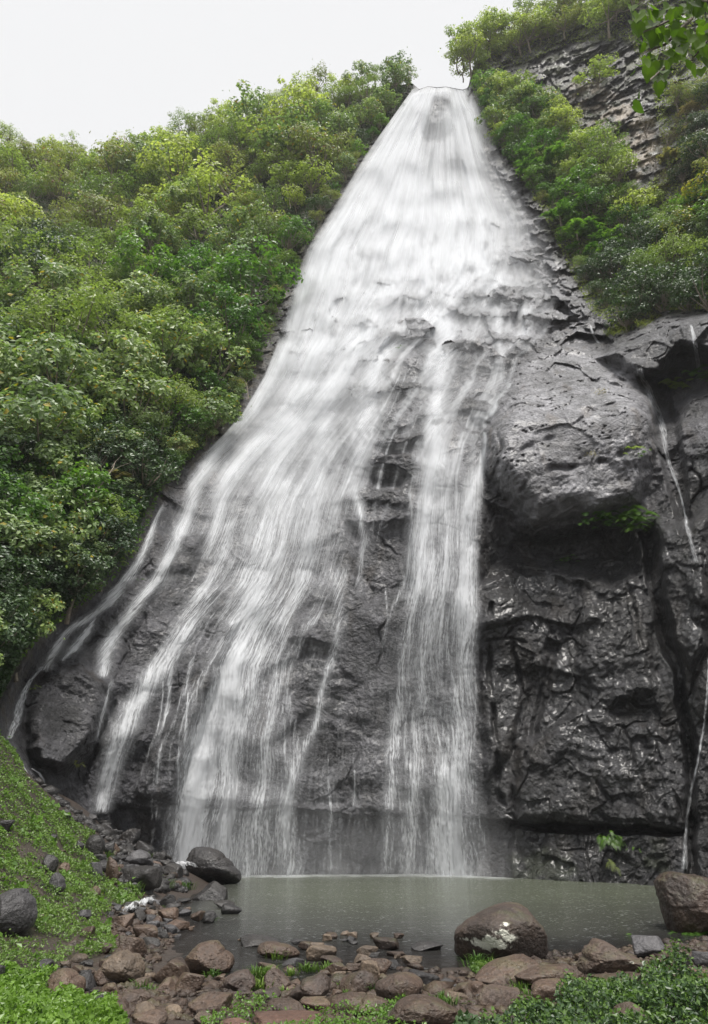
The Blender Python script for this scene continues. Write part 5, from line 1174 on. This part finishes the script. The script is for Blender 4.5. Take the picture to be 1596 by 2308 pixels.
fern(170, 1720, .3, 14, 'olive', 'yellow green moss clump on the dark rounded rock at the lower left', 18, name='moss_clump', cat='moss')
fern(75, 1550, .25, 10, 'sunny', 'yellow moss beside the far left cascade', 19, name='moss_clump', cat='moss')
for k_, (x, y) in enumerate([(1395,752),(1420,745),(1450,735),(1475,720),(1380,755)]): fern(x, y, .6, 60, 'olive', 'long grass growing along the edge behind the rock brow', 20 + k_, blade=True, name='grass_tuft', cat='grass tuft', group='grass along the rock brow', hang=.5)
fern(1590, 2105, .4, 30, 'lush', 'leafy fern clump at the foot of the huge brown boulder at the right edge', 30, on='ground', width=1.6)
fern(1535, 2098, .25, 14, 'lush', 'small leafy clump at the waterline left of the clump under the huge boulder', 31, on='ground')
fern(1482, 2178, .16, 8, 'sunny', 'bright yellow green fern behind the near right plants', 32, on='ground', hang=.3)
fern(1536, 2200, .18, 8, 'sunny', 'second bright fern, lower and nearer the right edge', 33, on='ground', hang=.3)
fern(533, 2265, .16, 8, 'sunny', 'small yellow green fern by the muddy puddle', 34, on='ground', hang=.4)

def grass(px, py, size, n, label, seed, group=None, mat='cover', wide=1.0):
    r_ = np.random.default_rng(seed); P = hit(px, py); V, F, rn, o = [], [], [], 0
    for i in range(n):
        a = r_.uniform(0, 6.28); rr = size * wide * min(abs(r_.normal()), 1.6) * .38; b = P + np.array([math.cos(a) * rr * 1.5, math.sin(a) * rr * .8, -.02]); h = np.array([math.cos(a), math.sin(a), 0])
        l = size * r_.uniform(.5, 1.1); w_ = .012 + size * .02; s = np.cross(h, [0, 0, 1]); ln = r_.uniform(.15, .9)
        p1 = b + h * l * ln * .35 + np.array([0, 0, l * .6]); p2 = p1 + h * l * ln * .55 + np.array([0, 0, l * (.35 - .45 * ln)])
        V += [b - s * w_ * .5, b + s * w_ * .5, p1 + s * w_ * .5, p1 - s * w_ * .5, p2 + s * w_ * .05, p2 - s * w_ * .05]; F += [(o, o + 1, o + 2, o + 3), (o + 3, o + 2, o + 4, o + 5)]; rn += [r_.random() * .95] * 6; o += 6
    return tag(link('grass_tuft', mesh_np('grass_tuft', np.array(V), np.array(F), M_leafs[mat], False, {'rnd': rn})), label, 'grass tuft', group)
grass(1145, 2196, .22, 330, 'thick bright grass at the left foot of the largest lichen boulder', 1, wide=1.6)
grass(1075, 2180, .25, 90, 'thin grass in front of the lichen boulder at the waterline', 2)
grass(585, 2210, .24, 130, 'bright green tuft between two brown boulders by the muddy puddle', 3)
grass(590, 2235, .2, 90, 'low green plants just below the bright tuft by the puddle', 13)
for k_, (x, y) in enumerate([(623,2162),(655,2198),(690,2188),(700,2190),(735,2190),(715,2235),(765,2225),(780,2245),(645,2245),(740,2270),(860,2240),(880,2225),(910,2265),(1175,2235),(1195,2250),(995,2265),(1015,2270),(480,2202),(350,2082),(380,2090),(480,2075),(375,2050),(395,2085),(320,2235),(345,2240)]):
    grass(x, y, rng.uniform(.10, .19), 46, 'small green grass tuft growing between the near shore stones', 40 + k_, 'grass tufts between the near stones')
for k_, (x, y) in enumerate([(322,1935),(345,1990),(370,2000),(300,2010),(235,1935),(420,2005)]): grass(x, y, .3, 70, 'green grass sprouting among the dark rocks of the pile', 80 + k_, 'grass among the rock pile')

# ------------------------------------------------------------------ leafy ground cover
def ground_cover(name, poly, n, mat, size, label, seed, high=.10, density=None):
    r_ = np.random.default_rng(seed); P = np.array(poly, float)
    V2 = np.array([G(a, b, .2)[:2] if b > 2020 else hit(a, b)[:2] for a, b in poly]); lo, hi = V2.min(0), V2.max(0)
    x = r_.uniform(lo[0], hi[0], n * 4); y = r_.uniform(lo[1], hi[1], n * 4)
    # denser close to the viewer
    z = ground_z(x, y); Q = np.c_[x, y, z] - CAM
    # which photo point each spot falls on
    fw = Q[:, 1] * math.cos(PITCH) + Q[:, 2] * math.sin(PITCH); up = -Q[:, 1] * math.sin(PITCH) + Q[:, 2] * math.cos(PITCH)
    px = CXP + Q[:, 0] / fw * FPX; py = CYP - up / fw * FPX
    nz = noise3(np.c_[x, y, x * 0] * 1.6, 601)
    m = (sdf_poly(px + 14 * nz, py + 10 * nz, poly) > 0) & (z > .02) & (r_.random(len(x)) < np.clip(9.0 / fw, .25, 1) * np.clip(.75 + nz * 1.3 + 1.2 * noise3(np.c_[x, y, x * 0] * 5.0, 603) - (.9 if 'weeds' in name else .15) + 1.1 * (noise3(np.c_[x, y, x * 0] * .9 + 4, 604) if 'weeds' in name else 0), .0 if 'weeds' in name else .03, 1))
    for bx_, by_, br in ROCKPOS:
        if br > .12: m &= ((x - bx_) / (br * .95)) ** 2 + ((y - by_) / (br * .8)) ** 2 > 1
    x, y, z, nz = x[m][:n], y[m][:n], z[m][:n], nz[m][:n]
    n2 = noise3(np.c_[x, y, x * 0] * 4.5, 602)
    hgt = high * (np.clip(.55 + nz * .9 + n2 * .7, .08, 1.6)) * r_.uniform(0, 1, len(x)) ** .6
    C = np.c_[x, y, z + hgt + .01]; Nn = np.tile([0, -.3, .8], (len(C), 1)) + r_.normal(size=C.shape) * .75
    far = np.clip(np.linalg.norm(C - CAM, axis=1) / 11.0, .75, 2.0); L = size * r_.uniform(.5, 1.5, len(C)) * far ** .8
    V, F, rnd = leaf_quads(C, Nn, L, L * .62, seed)
    rnd = np.clip(rnd * .55 + .42 * np.repeat(np.clip(.5 + n2, 0, 1), 4), 0, .99)
    return tag(link(name, mesh_np(name, V, F, M_leafs[mat], False, {'rnd': rnd})), label, 'ground cover', None, 'stuff')
BANK = [(-200,1640),(0,1655),(35,1700),(60,1752),(100,1790),(125,1830),(170,1850),(215,1885),(240,1935),(280,1975),(330,1985),(350,2010),(310,2040),(260,2050),(225,2080),(250,2110),(262,2150),(210,2165),(160,2165),(100,2185),(60,2220),(-200,2260)]
ground_cover('ground_cover', BANK, 150000, 'cover', .034, 'low bright green leafy plants covering the bank at the left', 611, .16)
ground_cover('weeds', BANK, 9000, 'lush', .085, 'taller broad leaved weeds scattered over the bank at the left', 621, .30)
ground_cover('leafy_plants', [(-200,2185),(40,2190),(110,2215),(160,2245),(230,2265),(285,2330),(290,2520),(-300,2520)], 18000, 'lush', .055, 'larger leafed green plants filling the bottom left corner', 612, .2)
ground_cover('leafy_plants', [(1080,2340),(1150,2312),(1230,2292),(1300,2262),(1360,2240),(1430,2228),(1500,2222),(1620,2205),(1760,2195),(1760,2520),(1000,2520),(1040,2340)], 18000, 'dark', .055, 'dark leafy plants filling the bottom right corner', 613, .2)
ground_cover('leafy_plants', [(1100,2340),(1160,2312),(1240,2290),(1310,2260),(1440,2228),(1620,2205),(1760,2195),(1760,2520),(1080,2520)], 13000, 'cover', .04, 'lighter small leaves mixed through the dark plants of the bottom right corner', 616, .24)
ground_cover('ground_cover', [(450,2290),(560,2240),(640,2270),(740,2280),(900,2260),(1000,2290),(1040,2330),(1040,2480),(450,2480)], 5000, 'lush', .036, 'scattered small leafy plants between stones at the bottom edge', 614, .12)
ground_cover('ground_cover', [(1040,2170),(1120,2150),(1190,2165),(1220,2190),(1170,2215),(1080,2205)], 5000, 'cover', .035, 'bright leafy plants around the foot of the lichen boulder', 615, .12)

# ------------------------------------------------------------------ branch hanging into the top right corner
def heart_leaves(pts, size, seed):
    r_ = np.random.default_rng(seed); V, F, rn, o = [], [], [], 0
    ol = [(0, 0), (-.30, -.16), (-.52, .10), (-.50, .42), (-.28, .74), (0, 1.05), (.28, .74), (.50, .42), (.52, .10), (.30, -.16)]
    for p in pts:
        s = size * r_.uniform(.7, 1.25); t = np.array([r_.normal() * .45, r_.normal() * .45, -1.0]); t /= np.linalg.norm(t)
        n = np.array([r_.normal() * .7, -1 + r_.normal() * .5, r_.normal() * .6 + .3]); n -= n @ t * t; n /= np.linalg.norm(n); b = np.cross(n, t)
        c = r_.random()
        V.append(p + t * s * .45 - n * s * .07); rn.append(c)
        for (u, v) in ol: V.append(p + b * u * s + t * v * s + n * (abs(u) * .25 * s)); rn.append(c)
        F += [(o, o + 1 + j, o + 1 + (j + 1) % 10) for j in range(10)]; o += 11
    return np.array(V), np.array(F), np.array(rn)
def branch():
    Y = 2.3; r_ = np.random.default_rng(77); B = lambda x, y, d=0: at(x, y, np.array(Y + d))
    e = bpy.data.objects.new('overhanging_branch', None); COL.objects.link(e); e.location = Vector(B(1660, -20))
    tag(e, 'leafy branch with heart shaped leaves hanging into the top right corner', 'branch'); o0 = np.array(e.location)
    tw = [[(1800,-60),(1660,-20),(1560,20),(1480,60),(1430,80)], [(1640,-20),(1560,90),(1500,150),(1465,180)], [(1700,0),(1620,60),(1580,110),(1555,140)], [(1600,0),(1520,-10),(1440,0)], [(1560,40),(1500,100),(1450,120)]]
    parts, tips = [], []
    for k, t in enumerate(tw):
        P = np.array([B(x, y, r_.normal() * .2) for x, y in t]); parts.append(tube_np(P, np.linspace(.012, .003, len(P)), 5))
        for i in range(len(P) - 1):
            for q in np.linspace(0, 1, 7): 
                tips.append(P[i] * (1 - q) + P[i + 1] * q + r_.normal(size=3) * [.04, .10, .035])
    for (x, y) in [(1432,30),(1440,60),(1455,20),(1448,100),(1470,130),(1452,140),(1500,60),(1520,40),(1540,80),(1500,140),(1475,165),(1560,30),(1580,60),(1595,20),(1530,120),(1550,10),(1485,30),(1480,90),(1590,90),(1512,20),(1465,50)]:
        for j in range(5): tips.append(B(x + r_.normal() * 7, y + r_.normal() * 8, r_.normal() * .15))
    v, f = join(parts); o = link('twig', mesh_np('twig', v - o0, f, M_bark), e)
    v, f, rn = heart_leaves(tips, .060, 5); m = leaf_material('backlit broad leaves', (.03, .065, .010), (.10, .19, .02), .6, .75)
    link('foliage', mesh_np('foliage', v - o0, f, m, False, {'rnd': rn}), e)
branch()

# small white water among the rocks
ribbon('rapid', [(388,1893,10,.9),(368,1925,14,.95),(380,1945,24,1),(410,1958,28,1),(425,1968,20,.8)], 'patch of churning white water between the rock pile and the dark sloping boulder', 'white water', 21, .16, True)
ribbon('rapid', [(345,2040,10,.8),(318,2050,13,.9),(290,2062,12,.95),(278,2072,8,.8)], 'little white rapid running between stones into the inlet', 'white water', 22, .10, True)
ribbon('rapid', [(205,1815,10,.9),(215,1830,16,.95),(232,1842,20,.95),(262,1852,12,.8),(280,1862,14,.9),(300,1875,8,.6)], 'white water running down the heaped stones at the foot of the left stream', 'white water', 23, .25, True)

# ------------------------------------------------------------------ mist in the air
def haze():
    m, t, out = nmat('mist'); p = N(t, 'ShaderNodeVolumePrincipled', Density=.0004, Anisotropy=.2); p.inputs['Color'].default_value = (.97, .98, 1, 1)
    t.links.new(p.outputs[0], out.inputs['Volume'])
    bm = bmesh.new(); bmesh.ops.create_cube(bm, size=1); me = bpy.data.meshes.new('haze'); bm.to_mesh(me); bm.free(); me.materials.append(m)
    o = link('haze', me); o.scale = (150, 180, 116); o.location = (0, 62, 54); tag(o, 'thin pale mist in the air round the falls', 'mist', None, 'stuff')
haze(); sc.cycles.volume_bounces = 0

def foot_spray():
    m, t, out = nmat('spray'); L = t.links.new; p = N(t, 'ShaderNodeVolumePrincipled', Anisotropy=.1); p.inputs['Color'].default_value = (.97, .98, 1, 1)
    tc = N(t, 'ShaderNodeTexCoord'); sp = N(t, 'ShaderNodeSeparateXYZ'); L(tc.outputs['Generated'], sp.inputs[0]); n = N(t, 'ShaderNodeTexNoise', Scale=1.1, Detail=2.0); L(tc.outputs['Object'], n.inputs['Vector'])
    h = mrange(t, sp.outputs['Z'], 0, 1, 1, 0); h = math2(t, 'POWER', h, 2.2); e = math2(t, 'MULTIPLY', mrange(t, sp.outputs['X'], 0, .12, 0, 1), mrange(t, sp.outputs['X'], 1, .88, 0, 1)); f = mrange(t, sp.outputs['Y'], 0, .45, 0, 1)
    d = math2(t, 'MULTIPLY', math2(t, 'MULTIPLY', h, e), math2(t, 'MULTIPLY', f, mrange(t, n.outputs[0], .38, .68, .15, 1))); L(math2(t, 'MULTIPLY', d, .16), p.inputs['Density']); L(p.outputs[0], out.inputs['Volume'])
    V = np.array([(x, y, z) for x in (-8.2, 6.6) for y in (25.2, 28.9) for z in (.02, 4.2)]); F = np.array([(0, 1, 3, 2), (4, 6, 7, 5), (0, 4, 5, 1), (2, 3, 7, 6), (0, 2, 6, 4), (1, 5, 7, 3)])
    tag(link('spray', mesh_np('spray', V, F, m, False)), 'soft spray drifting where the falls land in the pond', 'spray', None, 'stuff')
foot_spray()
